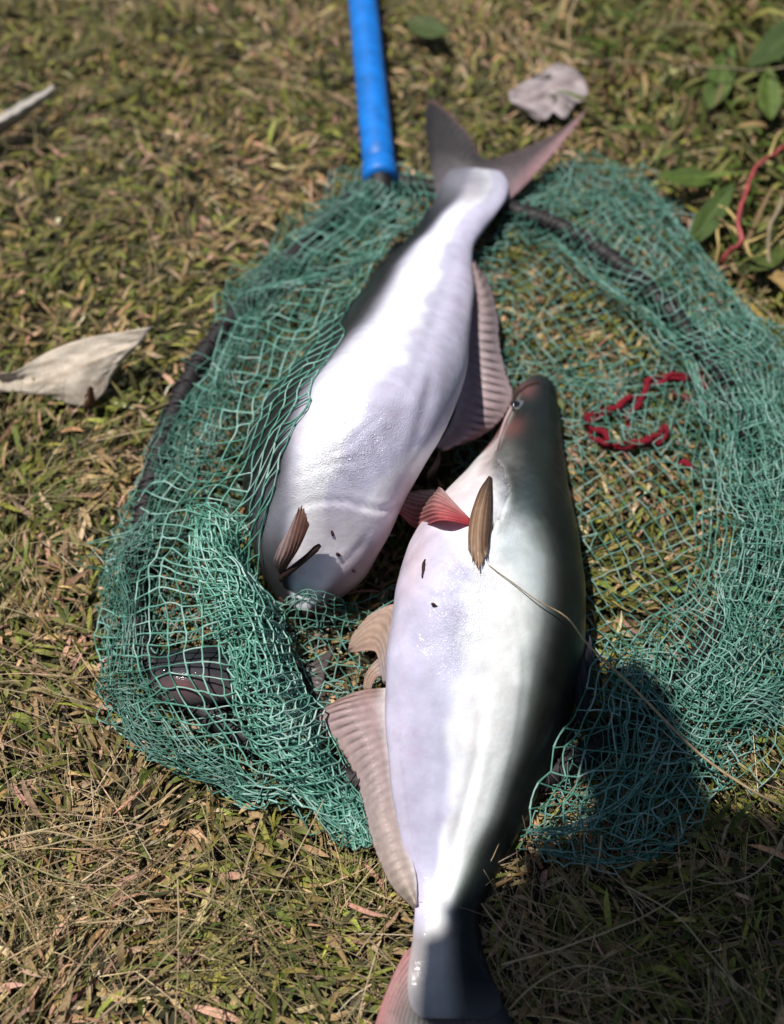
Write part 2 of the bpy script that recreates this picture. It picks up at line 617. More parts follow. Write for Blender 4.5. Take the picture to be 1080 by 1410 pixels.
def crease(V, nr, ns, curves):
    """press folds into the flesh: curves of (photo px path, depth, half width px); a soft lip rises on either side"""
    px = to_px(V)
    cen = np.repeat(V[:-2].reshape(nr, ns, 3).mean(1), ns, 0)
    out_ = np.zeros_like(V)
    out_[:-2] = V[:-2] - cen
    out_ /= np.linalg.norm(out_, axis=1, keepdims=True) + 1e-6
    top_ = (V[:, 2] > 0.02) & (out_[:, 2] > 0.0)
    D = np.zeros(len(V))
    for path, depth, hw in curves:
        c = crom(np.array(path, float), 50)
        near = np.where(top_ & (px[:, 0] > c[:, 0].min() - 40) & (px[:, 0] < c[:, 0].max() + 40) & (px[:, 1] > c[:, 1].min() - 40) & (px[:, 1] < c[:, 1].max() + 40))[0]
        dd = np.linalg.norm(px[near, None] - c[None], axis=2)
        m, ix = dd.min(1), dd.argmin(1)
        fade = np.sin(np.pi * np.clip(ix / 49.0 * 0.9 + 0.05, 0, 1))
        D[near] += fade * (-depth * np.exp(-(m / hw) ** 2) + 0.45 * depth * np.exp(-((m - 2.2 * hw) / (1.2 * hw)) ** 2))
    return V + out_ * D[:, None]


# --- fish with its belly turned up -----------------------------------------------------
def fish_one():
    st = [((392, 838), (425, 850), 18, 1.0, 0.012),
          ((372, 805), (463, 822), 18, 0.98, 0.006),
          ((352, 760), (503, 788), 20, 0.90, 0.0),
          ((340, 698), (532, 744), 26, 0.76, 0.0),
          ((334, 635), (562, 690), 34, 0.66, 0.0),
          ((346, 560), (601, 632), 44, 0.58, 0.0),
          ((386, 504), (628, 575), 52, 0.54, 0.0),
          ((434, 448), (641, 521), 59, 0.51, 0.0),
          ((480, 400), (647, 463), 64, 0.50, 0.0),
          ((520, 356), (652, 404), 69, 0.52, 0.0),
          ((562, 320), (650, 352), 74, 0.52, 0.004),
          ((584, 293), (665, 323), 76, 0.50, 0.008),
          ((599, 268), (687, 298), 79, 0.36, 0.014),
          ((606, 248), (698, 270), 83, 0.21, 0.020),
          ((613, 232), (698, 250), 87, 0.10, 0.024),
          ((626, 222), (688, 236), 88, 0.04, 0.026)]
    V, F, T, TH, q = fish_geo(st, +1, nr=260, ns=160)
    V = crease(V, 260, 160, [([(392, 708), (430, 692), (472, 690), (520, 702), (550, 694)], .0020, 4), ([(445, 606), (470, 591), (498, 572)], .0014, 3),
                             ([(512, 598), (520, 618), (536, 648)], .0016, 4), ([(400, 662), (450, 640), (505, 633)], .0012, 4), ([(420, 640), (470, 618), (540, 560)], .0008, 4),
                             ([(560, 640), (575, 600), (590, 540), (600, 470)], .0010, 7), ([(540, 600), (585, 480), (615, 400), (630, 340)], .0010, 8),
                             ([(396, 806), (428, 822), (468, 812)], .0018, 4), ([(455, 790), (490, 760), (515, 725)], .0009, 5)])
    px = to_px(V)
    # how far round the pale belly reaches before the dark back begins, snout to tail
    ts = np.linspace(0, 1, 15)
    qb = np.interp(T, [0, 0.08, 0.15, 0.25, 0.36, 0.45, 0.55, 0.65, 0.75, 0.84, 0.9, 1.0], [.40, .42, .36, .34, .32, .28, .36, .44, .40, .30, .27, .25])
    d = q - qb
    wv = 0.06 * np.sin(T * 19 + 2) + 0.05 * np.sin(T * 43) + 0.03 * np.sin(T * 101)
    d = d + wv * np.exp(-((d + .75) / .3) ** 2)
    C = lerp_c([(-1.7, (0.62, 0.54, 0.62)), (-1.2, (0.52, 0.49, 0.64)), (-.80, (0.56, 0.55, 0.70)), (-.68, (0.82, 0.82, 0.89)), (-.30, (0.86, 0.87, 0.92)), (-.16, (0.56, 0.56, 0.66)),
                (-.06, (0.22, 0.22, 0.27)), (.03, (0.05, 0.05, 0.062)), (.12, (0.018, 0.019, 0.022)), (1.5, (0.014, 0.016, 0.017))], d)  # belly-to-back skin, with a bright highlight band and lavender shading painted in
    streak = np.clip(Noise(0.05, 61, out=1)(np.column_stack([q * 0.09, T * 0.10 + q * 0.03]))[:, 0] * 0.5, -.6, .9)
    C *= (1 + 0.10 * streak * np.clip(T * 3 - .6, 0, 1) * (d < -.1))[:, None]
    C = mixc(C, (0.62, 0.42, 0.44), 0.8 * gauss(px, 505, 790, 70, 30, -40))            # flushed jaw margin
    C = mixc(C, (0.62, 0.45, 0.49), 0.6 * gauss(px, 548, 735, 30, 60, 30))
    C = mixc(C, (0.66, 0.60, 0.66), 0.7 * gauss(px, 470, 735, 60, 40, -40))
    C = mixc(C, (0.26, 0.26, 0.31), 0.8 * gauss(px, 650, 245, 52, 38))                  # grey tail root
    C = mixc(C, (0.26, 0.27, 0.32), 0.75 * gauss(px, 382, 705, 22, 50, 20))
    N = Noise(0.03, 5, out=1)(V[:, :2])[:, 0]
    C *= (1 + 0.035 * N)[:, None]
    cr = np.clip(0.75 * gauss(px, 455, 640, 75, 42, -30) + 0.4 * gauss(px, 520, 600, 90, 40, -40), 0, 1) + 0.03
    # creases: shallow folds in the belly skin and the mid-body ridge
    root = empty('catfish', (float(V[:-2, 0].mean()), float(V[:-2, 1].mean()), 0.0))
    body = mesh_obj('body', V, F, M_SKIN, root, C, attrs={'crinkle': cr})
    bv = bvh_of(V, F)
    # tail fin
    def cc(U, W, r_):
        c = lerp_c([(0, (0.055, 0.052, 0.058)), (0.45, (0.075, 0.068, 0.072)), (0.78, (0.16, 0.125, 0.135)), (0.93, (0.48, 0.30, 0.32)), (1, (0.40, 0.24, 0.26))], U)
        c = mixc(c, (0.36, 0.20, 0.16), np.clip((W - 0.9) / 0.1, 0, 1) * 0.55)
        c = mixc(c, (0.42, 0.36, 0.40), np.clip(1 - W * 3.0, 0, 1) * 0.5)
        return c * (1 + 0.16 * r_)[:, None]
    z1, z2 = 0.030, 0.036
    rays = [[(602, 275, .028), (592, 215, .04), (586, 170, .05), (588, 138, .055)],
            [(612, 262, .029), (602, 205, .04), (600, 165, .048), (603, 142, .052)],
            [(628, 255, .029), (622, 210, .038), (630, 190, .042), (642, 178, .045)],
            [(648, 252, .029), (652, 228, .036), (658, 220, .038), (664, 216, .038)],
            [(664, 255, .029), (680, 228, .036), (690, 219, .038), (700, 212, .040)],
            [(680, 262, .029), (712, 226, .036), (738, 204, .042), (764, 184, .048)],
            [(688, 272, .028), (730, 228, .036), (768, 190, .046), (806, 152, .058)],
            [(688, 288, .025), (728, 250, .030), (765, 208, .042), (803, 160, .055)]]
    fin_obj('caudal_fin', rays_px(rays), root, cc, nu=130, nv=26, nray=34, ripple=0.0003, label='dark grey forked tail fin with a pink lower edge')
    # anal fin with dark bars between its rays
    def ca(U, W, r_):
        c = lerp_c([(0, (0.66, 0.46, 0.49)), (0.2, (0.58, 0.44, 0.46)), (0.6, (0.50, 0.40, 0.42)), (1, (0.42, 0.32, 0.32))], U)
        bar = np.clip((r_ - 0.1) / 0.9, 0, 1) * np.exp(-((W - 0.62) / 0.26) ** 2) * np.clip((U - 0.08) * 8, 0, 1) * np.clip((1.02 - U) * 2.6, 0, 1)
        c = mixc(c, (0.06, 0.045, 0.05), 0.93 * bar)
        return mixc(c, (0.78, 0.74, 0.80), np.clip(1 - W * 5, 0, 1))
    base = [(606, 616), (622, 592), (634, 562), (639, 525), (643, 492), (646, 460), (650, 425), (652, 395), (652, 360)]
    tip = [(618, 619), (658, 603), (690, 578), (707, 546), (697, 512), (688, 470), (686, 435), (674, 392), (653, 358)]
    rays = []
    for b_, t_ in zip(base, tip):
        m_ = (0.5 * b_[0] + 0.5 * t_[0], 0.5 * b_[1] + 0.5 * t_[1] + 3)
        rays.append([np.array(G(b_[0] - 6, b_[1], .040)), np.array(G(*m_, .046)), np.array(G(*t_, .036))])
    fin_obj('anal_fin', rays, root, ca, nu=190, nv=22, nray=24, ripple=0.0005, label='long translucent pinkish fin barred with dark stripes')
    # small fin on the back, between body and net
    dk = lambda U, W, r_: np.tile([[0.022, 0.022, 0.025]], (len(U), 1)) * (1 + 0.2 * r_)[:, None]
    fin_obj('adipose_fin', rays_px([[(574, 328, .03), (562, 330, .035), (552, 333, .036)], [(560, 340, .03), (550, 338, .036), (541, 337, .038)],
                                    [(540, 360, .03), (534, 358, .034), (531, 356, .035)]]), root, dk, nu=24, nv=10, nray=3, label='small black fin lobe on the back')
    # pectoral fin standing up from the throat
    cpf = lambda U, W, r_: lerp_c([(0, (0.16, 0.065, 0.05)), (0.45, (0.30, 0.17, 0.15)), (1, (0.50, 0.40, 0.39))], U) * (1 + 0.3 * r_)[:, None]
    b0 = on_body(bv, 388, 786, -0.002)
    lift = lambda p, dz: on_body(bv, p[0], p[1], 0.0) + np.array([0, 0, dz])
    K = lambda x, y, o_: on_body(bv, x, y, o_)
    rays = [[K(390, 792, -.001), K(404, 768, .012), K(421, 738, .020), K(437, 698, .024)],
            [K(387, 790, -.001), K(396, 766, .012), K(410, 738, .020), K(430, 696, .024)],
            [K(382, 786, -.001), K(385, 768, .008), K(393, 746, .013), K(409, 716, .014)]]
    fin_obj('pectoral_fin', rays, root, cpf, nu=34, nv=24, nray=6, ripple=0.0006, thick=0.0014, rag=0.02, label='raised reddish brown ribbed fin beside the throat')
    q = np.array([K(390, 796, .001), K(404, 778, .009), K(424, 757, .013), K(443, 736, .015)])
    tv, tf = tube_geo(resample(q, 14), np.interp(np.linspace(0, 1, 14), [0, .8, .95, 1], [.0030, .0022, .0026, .0016]), 8)
    mesh_obj('barbel', tv, tf, M_DIRT, root)
    # small paired fin at the belly edge
    cpv = lambda U, W, r_: lerp_c([(0, (0.62, 0.45, 0.36)), (1, (0.30, 0.20, 0.12))], W) * (1 + 0.15 * r_)[:, None]
    fin_obj('pelvic_fin', rays_px([[(606, 618, .03), (606, 632, .028), (603, 648, .022)], [(600, 634, .03), (599, 646, .028), (597, 655, .022)],
                                   [(590, 650, .03), (588, 658, .026), (590, 664, .02)]]), root, cpv, nu=20, nv=10, nray=5)
    # mouth slit under the net
    mp = np.array([on_body(bv, x, y, 0.0004) for x, y in ((386, 822), (400, 834), (420, 842), (440, 836), (455, 826))])
    tv, tf = tube_geo(resample(mp, 20), 0.0016, 6, 0.5)
    mesh_obj('mouth', tv, tf, M_DIRT, root)
    tag(root, 'belly-up pale catfish with dark forked tail beside the blue pole', 'fish', 'catfish lying on the net')
    return root, bv, V


def fish_two():
    st = [((726, 525), (753, 523), 40, 0.95, 0.018),
          ((712, 540), (765, 537), 42, 0.95, 0.011),
          ((703, 562), (768, 562), 44, 0.96, 0.006),
          ((689, 592), (772, 596), 46, 0.94, 0.0),
          ((672, 622), (776, 632), 48, 0.92, 0.0),
          ((640, 662), (781, 672), 50, 0.90, 0.0),
          ((606, 700), (789, 708), 52, 0.88, 0.0),
          ((576, 745), (798, 752), 54, 0.82, 0.0),
          ((555, 795), (805, 802), 56, 0.76, 0.0),
          ((542, 850), (809, 856), 58, 0.70, 0.0),
          ((534, 915), (806, 920), 61, 0.64, 0.0),
          ((528, 985), (788, 990), 64, 0.58, 0.0),
          ((534, 1060), (757, 1064), 67, 0.54, 0.0),
          ((546, 1130), (722, 1134), 70, 0.50, 0.0),
          ((561, 1195), (688, 1200), 73, 0.47, 0.0),
          ((572, 1245), (665, 1250), 75, 0.46, 0.006),
          ((571, 1290), (664, 1294), 77, 0.40, 0.010),
          ((563, 1330), (675, 1334), 80, 0.27, 0.016),
          ((560, 1362), (688, 1366), 84, 0.15, 0.021),
          ((566, 1388), (690, 1390), 88, 0.06, 0.024),
          ((580, 1402), (672, 1404), 88, 0.03, 0.025)]
    V, F, T, TH, q = fish_geo(st, -1, nr=280, ns=170)
    V = crease(V, 280, 170, [([(655, 940), (662, 1000), (648, 1080), (626, 1160), (612, 1240)], .0012, 6), ([(700, 790), (722, 900), (716, 1000), (690, 1100), (655, 1200)], .0007, 4),
                             ([(545, 960), (550, 1060), (562, 1150), (580, 1230)], .0012, 5), ([(600, 960), (615, 1040), (606, 1130), (598, 1220)], .0007, 6),
                             ([(560, 800), (600, 822), (650, 815)], .0008, 5), ([(650, 665), (665, 640), (684, 618), (700, 596)], .0014, 4), ([(706, 574), (718, 572), (728, 562)], .0012, 3),
                             ([(588, 745), (625, 758), (650, 790)], .0008, 5)])
    px = to_px(V)
    # gill cover: a free edge with a groove behind it
    gc = crom(np.array([(683, 636), (693, 650), (699, 670), (697, 694), (688, 714), (678, 726)], float), 60)
    top_ = V[:, 2] > 0.03
    dd = np.linalg.norm(px[:, None] - gc[None], axis=2)
    dm, ix = dd.min(1), dd.argmin(1)
    side = px[:, 0] - gc[ix, 0]
    cen = np.repeat(V[:-2].reshape(280, 170, 3).mean(1), 170, 0)
    out_ = np.zeros_like(V)
    out_[:-2] = V[:-2] - cen
    out_ /= np.linalg.norm(out_, axis=1, keepdims=True) + 1e-6
    gill = np.where(top_ & (dm < 24), np.where(side > 0, 0.0024 * np.exp(-(np.maximum(dm - 4, 0) / 8) ** 2) , -0.0030 * np.exp(-(dm / 6) ** 2)), 0)
    V = V + out_ * gill[:, None]
    px = to_px(V)
    rc = px[:-2, 1].reshape(280, 170).mean(1)
    yc = np.concatenate([np.repeat(rc, 170), [rc[0], rc[-1]]])
    qb = np.interp(yc, [524, 562, 592, 622, 650, 672, 700, 730, 760, 800, 850, 985, 1060, 1130, 1195, 1245, 1290, 1375],
                   [-.78, -.72, -.70, -.68, -.60, -.48, -.30, -.02, .26, .45, .46, .46, .52, .46, .30, .14, .0, -.1])
    soft = np.interp(yc, [524, 640, 700, 780, 900, 1375], [0.8, 0.8, 1.5, 1.5, 1.25, 1.1])
    d = (q - qb) / soft
    wv = 0.05 * np.sin(T * 21) + 0.04 * np.sin(T * 47 + 1) + 0.025 * np.sin(T * 113)
    d = d + wv * np.exp(-((d + .6) / .25) ** 2)
    C = lerp_c([(-1.6, (0.60, 0.54, 0.65)), (-.95, (0.50, 0.48, 0.63)), (-.66, (0.55, 0.55, 0.70)), (-.56, (0.80, 0.81, 0.88)), (-.32, (0.92, 0.93, 0.93)), (-.14, (0.80, 0.83, 0.83)), (-.05, (0.46, 0.50, 0.49)),
                (.03, (0.17, 0.19, 0.18)), (.12, (0.055, 0.066, 0.058)), (.22, (0.018, 0.024, 0.022)), (.5, (0.009, 0.012, 0.012)), (1.6, (0.008, 0.010, 0.010))], d)  # dark back is skin; white highlight band and lavender shading are painted in
    hd = np.clip((730 - yc) / 60, 0, 1) * np.clip(d * 4, 0, 1)
    C = mixc(C, (0.016, 0.021, 0.021), 0.8 * hd)
    C = mixc(C, (0.06, 0.08, 0.088), 0.8 * gauss(px, 718, 690, 26, 46))
    C = mixc(C, (0.008, 0.010, 0.010), np.clip((q - 0.45) / 0.25, 0, 1))
    C = mixc(C, (0.66, 0.50, 0.54), 0.75 * gauss(px, 640, 680, 50, 26, -40) + 0.6 * gauss(px, 572, 770, 22, 60, 15))      # pink throat
    C = mixc(C, (0.15, 0.06, 0.055), 0.75 * gauss(px, 700, 590, 22, 14, -20))
    C = mixc(C, (0.16, 0.075, 0.075), 0.7 * gauss(px, 724, 535, 14, 12))
    C = mixc(C, (0.50, 0.30, 0.31), 0.6 * gauss(px, 676, 614, 8, 36, 20))
    C = mixc(C, (0.17, 0.18, 0.17), 0.6 * gauss(px, 698, 626, 16, 22))
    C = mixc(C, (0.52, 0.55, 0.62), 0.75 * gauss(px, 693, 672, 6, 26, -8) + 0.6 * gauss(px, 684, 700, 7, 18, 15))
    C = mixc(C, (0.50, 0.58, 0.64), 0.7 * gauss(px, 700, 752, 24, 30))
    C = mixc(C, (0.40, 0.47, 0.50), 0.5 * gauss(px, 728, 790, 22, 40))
    C = mixc(C, (0.50, 0.33, 0.34), 0.7 * gauss(px, 567, 1320, 12, 40))
    C = mixc(C, (0.30, 0.28, 0.27), 0.75 * np.clip((px[:, 1] - 1255) / 40, 0, 1) * np.clip(1 - d * 3, 0, 1))  # greyer tail where the cast shade begins, painted into the skin
    C = mixc(C, (0.12, 0.12, 0.12), 0.5 * np.clip((px[:, 1] - 1350) / 50, 0, 1))
    sp_ = Noise(0.006, 15, out=1)(V[:, :2] + V[:, 2:] * 0.7)[:, 0]
    C = mixc(C, (0.05, 0.05, 0.055), 0.7 * (side <= 0) * top_ * np.exp(-(dm / 4.0) ** 2))  # shade of the gill groove painted as a dark line
    C *= (1 + 0.10 * sp_ * gauss(px, 715, 660, 50, 70))[:, None]
    C *= (1 + 0.03 * Noise(0.03, 6, out=1)(V[:, :2])[:, 0])[:, None]
    cr = np.clip(0.8 * gauss(px, 640, 845, 34, 85, 14) + 0.4 * gauss(px, 690, 700, 30, 60), 0, 1) + 0.03
    root = empty('catfish', (float(V[:-2, 0].mean()), float(V[:-2, 1].mean()), 0.0))
    mesh_obj('body', V, F, M_SKIN, root, C, attrs={'crinkle': cr})
    bv = bvh_of(V, F)
    S = lambda x, y, off=0.002: on_body(bv, x, y, off)
    # eye near the mouth corner
    e = S(716, 558, 0.0002)
    eye = mesh_obj('eye', *blob_geo(e, (0.0074, 0.0052, 0.0012), 12, 18, 1, 0.0), M_EYER, root)
    pv, pf = blob_geo(e + [-0.0030, 0.0004, 0.0003], (0.0046, 0.0040, 0.0013), 10, 14, 2, 0.0)
    mesh_obj('pupil', pv, pf, M_EYE, eye)
    # mouth line round the snout
    mp = np.array([S(x, y, 0.0004) for x, y in ((709, 566), (706, 556), (712, 545), (722, 535), (733, 529), (742, 527))])
    tv, tf = tube_geo(resample(mp, 24), 0.0015, 6, 0.5)
    mesh_obj('mouth', tv, tf, M_DIRT, root)
    # barbel lying along the cheek
    bp_ = np.array([S(x, y, 0.001) for x, y in ((707, 560), (698, 578), (690, 600), (684, 622))])
    tv, tf = tube_geo(resample(bp_, 16), np.linspace(0.0014, 0.0005, 16), 6)
    mesh_obj('barbel', tv, tf, plain_mat('barbel_skin', (0.5, 0.36, 0.36), 0.4), root)
    # brown pectoral fin lying down the flank
    cb = lambda U, W, r_: mixc(lerp_c([(0, (0.16, 0.09, 0.06)), (0.18, (0.36, 0.23, 0.15)), (0.5, (0.42, 0.28, 0.19)), (0.75, (0.22, 0.13, 0.09)), (1, (0.05, 0.036, 0.034))], U), (0.035, 0.028, 0.026),
                               np.clip(1 - W * 2.4, 0, 1) * 0.9) * (1 + 0.12 * r_ + 0.22 * np.sin(U * 31 + 2 * np.sin(U * 7)))[:, None]
    Z = lambda x, y, dz: S(x, y, dz)
    rays = [[Z(673, 658, .001), Z(661, 682, .004), Z(649, 716, .005), Z(645, 740, .004), Z(645, 757, .003)],
            [Z(674, 658, .001), Z(664, 688, .005), Z(654, 722, .006), Z(650, 752, .005), Z(651, 772, .003)],
            [Z(675, 658, .001), Z(668, 690, .005), Z(660, 724, .006), Z(658, 754, .005), Z(660, 780, .003)],
            [Z(676, 659, .001), Z(672, 692, .004), Z(667, 724, .005), Z(666, 750, .004), Z(668, 767, .003)],
            [Z(678, 660, .001), Z(677, 694, .003), Z(674, 724, .003), Z(673, 742, .003), Z(673, 752, .002)]]
    fin_obj('pectoral_fin', rays, root, cb, nu=50, nv=30, nray=9, ripple=0.00012, thick=0.0010, rag=0.03, label='brown pectoral fin lying flat along the flank')
    # reddish pectoral fin fanned out against the other fish
    cr_ = lambda U, W, r_: mixc(lerp_c([(0, (0.50, 0.16, 0.17)), (0.3, (0.48, 0.24, 0.23)), (0.7, (0.50, 0.34, 0.32)), (1, (0.46, 0.34, 0.32))], U), (0.55, 0.05, 0.07),
                                np.clip(1 - W * 1.9, 0, 1) * 0.9 * np.clip(1.2 - U * 1.4, 0, 1)) * (1 + 0.28 * r_)[:, None]
    def H(x, y, z):
        g = G(x, y, z)
        b_ = bv.ray_cast(Vector(CAM), Vector(ray(x, y)).normalized())
        return S(x, y, 0.011) if b_[0] is not None and b_[0].z + 0.003 > z else g
    rays = [[Z(649, 724, .001), H(614, 733, .062), H(574, 727, .066), H(547, 704, .070)],
            [Z(648, 719, .002), H(612, 718, .068), H(575, 708, .072), H(543, 694, .072)],
            [Z(644, 714, .002), H(614, 702, .070), H(584, 692, .074), H(550, 684, .072)],
            [Z(638, 708, .002), H(618, 692, .070), H(598, 682, .072), H(572, 676, .068)],
            [Z(630, 700, .001), H(618, 687, .066), H(610, 680, .066), H(604, 674, .062)]]
    fin_obj('pectoral_fin', rays, root, cr_, nu=80, nv=28, nray=11, ripple=0.0005, thick=0.0012, label='fanned pink pectoral fin with a blood red root')
    # pelvic fins
    cv = lambda U, W, r_: mixc(lerp_c([(0, (0.60, 0.42, 0.34)), (0.5, (0.54, 0.40, 0.32)), (1, (0.62, 0.44, 0.38))], U), (0.50, 0.45, 0.50),
                               np.clip(1 - W * 2.2, 0, 1) * 0.85) * (1 + 0.08 * r_)[:, None]
    rays = [[(528, 940, .034), (521, 905, .036), (512, 896, .036), (481, 899, .026)],
            [(536, 938, .042), (529, 885, .044), (510, 870, .042), (480, 891, .030)],
            [(545, 936, .052), (541, 866, .054), (525, 846, .050), (487, 872, .036)],
            [(552, 935, .058), (550, 872, .062), (545, 833, .058), (507, 847, .044)]]
    fin_obj('pelvic_fin', rays_px(rays), root, cv, nu=50, nv=36, nray=7, ripple=0.0002, rag=0.005, label='flesh coloured pelvic fin folded out over the net')
    rays = [[(527, 902, .030), (513, 914, .030), (503, 930, .026), (500, 948, .022)],
            [(528, 915, .030), (517, 922, .030), (508, 934, .026), (505, 949, .022)],
            [(529, 930, .030), (521, 931, .030), (514, 940, .026), (511, 950, .022)]]
    fin_obj('pelvic_fin', rays_px(rays), root, cv, nu=24, nv=18, nray=4, ripple=0.0006)
    # long anal fin
    def ca(U, W, r_):
        c = lerp_c([(0, (0.44, 0.29, 0.26)), (0.15, (0.56, 0.42, 0.43)), (0.5, (0.58, 0.47, 0.47)), (1, (0.62, 0.52, 0.45))], U)
        bar = np.clip((r_ - 0.15) / 0.85, 0, 1) * np.exp(-((W - 0.60) / 0.24) ** 2) * np.clip(1.25 - U * 2.0, 0, 1)
        c = mixc(c, (0.12, 0.075, 0.08), 0.9 * bar)
        c = mixc(c, (0.30, 0.17, 0.12), 0.6 * np.clip((W - 0.85) / .15, 0, 1) * np.clip(1 - U * 2, 0, 1))
        return mixc(c, (0.86, 0.82, 0.86), np.clip(1 - W * 5, 0, 1))
    base = [(527, 947), (527, 968), (529, 1000), (532, 1035), (537, 1075), (545, 1120), (555, 1165), (566, 1205), (574, 1246)]
    tip = [(466, 962), (430, 992), (464, 1025), (488, 1065), (500, 1105), (509, 1145), (522, 1185), (541, 1222), (572, 1254)]
    rays = []
    for b_, t_ in zip(base, tip):
        m_ = (0.5 * b_[0] + 0.5 * t_[0], 0.5 * b_[1] + 0.5 * t_[1] - 4)
        rays.append([G(b_[0] + 7 * (b_[1] < 1230), b_[1], .034), G(*m_, .036), G(*t_, .024)])
    fin_obj('anal_fin', rays, root, ca, nu=190, nv=24, nray=26, ripple=0.0004, label='long pinkish belly fin with short dark bars')
    # dorsal fin folded against the back, and the tail
    rays = [[(806, 868, .040), (812, 880, .040), (815, 905, .036)], [(802, 882, .046), (812, 905, .044), (816, 945, .036)],
            [(797, 900, .050), (803, 940, .046), (806, 985, .034)], [(790, 925, .052), (792, 960, .046), (794, 992, .036)]]
    cdk = lambda U, W, r_: lerp_c([(0, (0.075, 0.07, 0.085)), (1, (0.03, 0.03, 0.034))], U) * (1 + 0.35 * r_)[:, None]
    fin_obj('dorsal_fin', rays_px(rays), root, cdk, nu=40, nv=20, nray=5, ripple=0.0012, label='dark folded fin along the black back')
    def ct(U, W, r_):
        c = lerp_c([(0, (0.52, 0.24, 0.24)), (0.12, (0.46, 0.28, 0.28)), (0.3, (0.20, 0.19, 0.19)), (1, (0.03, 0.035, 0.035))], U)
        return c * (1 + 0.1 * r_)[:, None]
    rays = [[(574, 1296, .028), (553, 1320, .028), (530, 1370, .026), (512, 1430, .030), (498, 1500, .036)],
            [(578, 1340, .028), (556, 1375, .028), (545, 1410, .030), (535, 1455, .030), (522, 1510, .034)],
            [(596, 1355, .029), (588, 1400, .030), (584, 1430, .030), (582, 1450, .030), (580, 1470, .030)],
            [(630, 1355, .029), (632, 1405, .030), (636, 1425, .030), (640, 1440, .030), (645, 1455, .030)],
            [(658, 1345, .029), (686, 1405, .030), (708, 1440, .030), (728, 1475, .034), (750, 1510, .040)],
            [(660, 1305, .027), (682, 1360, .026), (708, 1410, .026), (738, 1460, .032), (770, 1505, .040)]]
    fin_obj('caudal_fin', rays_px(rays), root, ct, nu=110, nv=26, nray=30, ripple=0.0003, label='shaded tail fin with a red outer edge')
    tag(root, 'catfish on its side with dark green head and white belly, straw across its back', 'fish', 'catfish lying on the net')
    return root, bv, V


fish1, bv1, V1 = fish_one()
fish2, bv2, V2 = fish_two()


def fish_three():
    """small dark fish caught under the netting, only its head showing through the mesh"""
    st = [((206, 930), (207, 945), 60, 0.9, 0.008), ((222, 906), (220, 962), 62, 0.85, 0.0), ((252, 894), (248, 972), 64, 0.78, 0.0),
          ((290, 890), (286, 972), 66, 0.72, 0.0), ((330, 896), (326, 968), 68, 0.64, 0.0), ((372, 906), (368, 962), 72, 0.55, 0.0),
          ((402, 918), (400, 954), 76, 0.45, 0.002), ((420, 920), (420, 954), 78, 0.25, 0.004)]
    V, F, T, TH, q = fish_geo(st, +1, nr=60, ns=48)
    C = lerp_c([(0, (0.12, 0.09, 0.095)), (60, (0.05, 0.046, 0.055)), (95, (0.022, 0.024, 0.030)), (180, (0.012, 0.014, 0.018))], TH)
    px = to_px(V)
    C = mixc(C, (0.20, 0.08, 0.085), 0.7 * gauss(px, 250, 945, 20, 9, 10))
    root = empty('small_fish', (float(V[:-2, 0].mean()), float(V[:-2, 1].mean()), 0.0))
    mesh_obj('body', V, F, M_SKIN, root, C, attrs={'crinkle': np.full(len(V), .1)})
    bv = bvh_of(V, F)
    e = on_body(bv, 228, 922, 0)
    eye = mesh_obj('eye', *blob_geo(e, (.0040, .0040, .0014), 10, 14, 1, 0), M_BLACK, root)
    mesh_obj('pupil', *blob_geo(e + [0, 0, .0013], (.0026, .0026, .0006), 8, 12, 1, 0), M_EYE, eye)
    dk = lambda U, W, r_: np.tile([[0.12, 0.09, 0.09]], (len(U), 1)) * (1 + 0.2 * r_)[:, None]
    fin_obj('caudal_fin', rays_px([[(416, 922, .012), (440, 905, .014), (462, 890, .014)], [(420, 936, .012), (436, 936, .014), (446, 938, .014)],
                                   [(416, 952, .012), (440, 965, .014), (460, 980, .012)]]), root, dk, nu=30, nv=10, nray=9)
    tag(root, 'small dark fish with its head showing through the left side of the net', 'fish')
    return root, bv, V


fish3, bv3, V3 = fish_three()

# ------------------------------------------------------------------ landing net
net = empty('landing_net', tuple(G(523, 250, 0.0)))
HOOP = [(523, 246), (452, 306), (362, 396), (286, 482), (230, 594), (200, 704), (188, 810), (205, 905), (290, 985), (420, 1050), (560, 1090),
        (720, 1080), (850, 1010), (940, 935), (1000, 845), (1036, 760), (1040, 660), (1012, 560), (965, 480), (905, 412), (835, 352), (765, 310),
        (690, 285), (600, 262)]
hp = np.array([G(x, y, 0.022 if (730 < x < 1000 and y < 500) else 0.017) for x, y in HOOP])
hp = resample(np.concatenate([hp, hp[:1]]), 200)
hv, hf = tube_geo(hp, 0.0085, 10)
hoop = mesh_obj('hoop', hv, hf, M_BLACK, net)
hoop['label'] = 'black tube ring under the green mesh'


def rope_wrap():
    """dark twine wound round the ring"""
    n = 1500
    P = resample(hp, n)
    T = np.gradient(P, axis=0); T /= np.linalg.norm(T, axis=1, keepdims=True)
    N = np.cross(T, [0, 0, 1.0]); N /= np.linalg.norm(N, axis=1, keepdims=True)
    parts = []
    for ph, turns, rr in ((0, 110, .0092), (2.1, 110, .0092), (1.0, -70, .0098)):
        a = np.linspace(0, turns * 2 * np.pi, n) + ph + 0.6 * np.sin(np.linspace(0, 60, n))
        Q = P + rr * (N * np.cos(a)[:, None] + np.array([0, 0, 1.0]) * np.sin(a)[:, None])
        parts.append(tube_geo(Q, 0.0009, 4))
    V, F = join(parts)
    o = mesh_obj('ring_binding', V, F, plain_mat('dark_binding', (0.055, 0.045, 0.05), 0.7, 0.2, 0, 0.4, 200), hoop)
    o['label'] = 'dark twine wound round the ring'


rope_wrap()


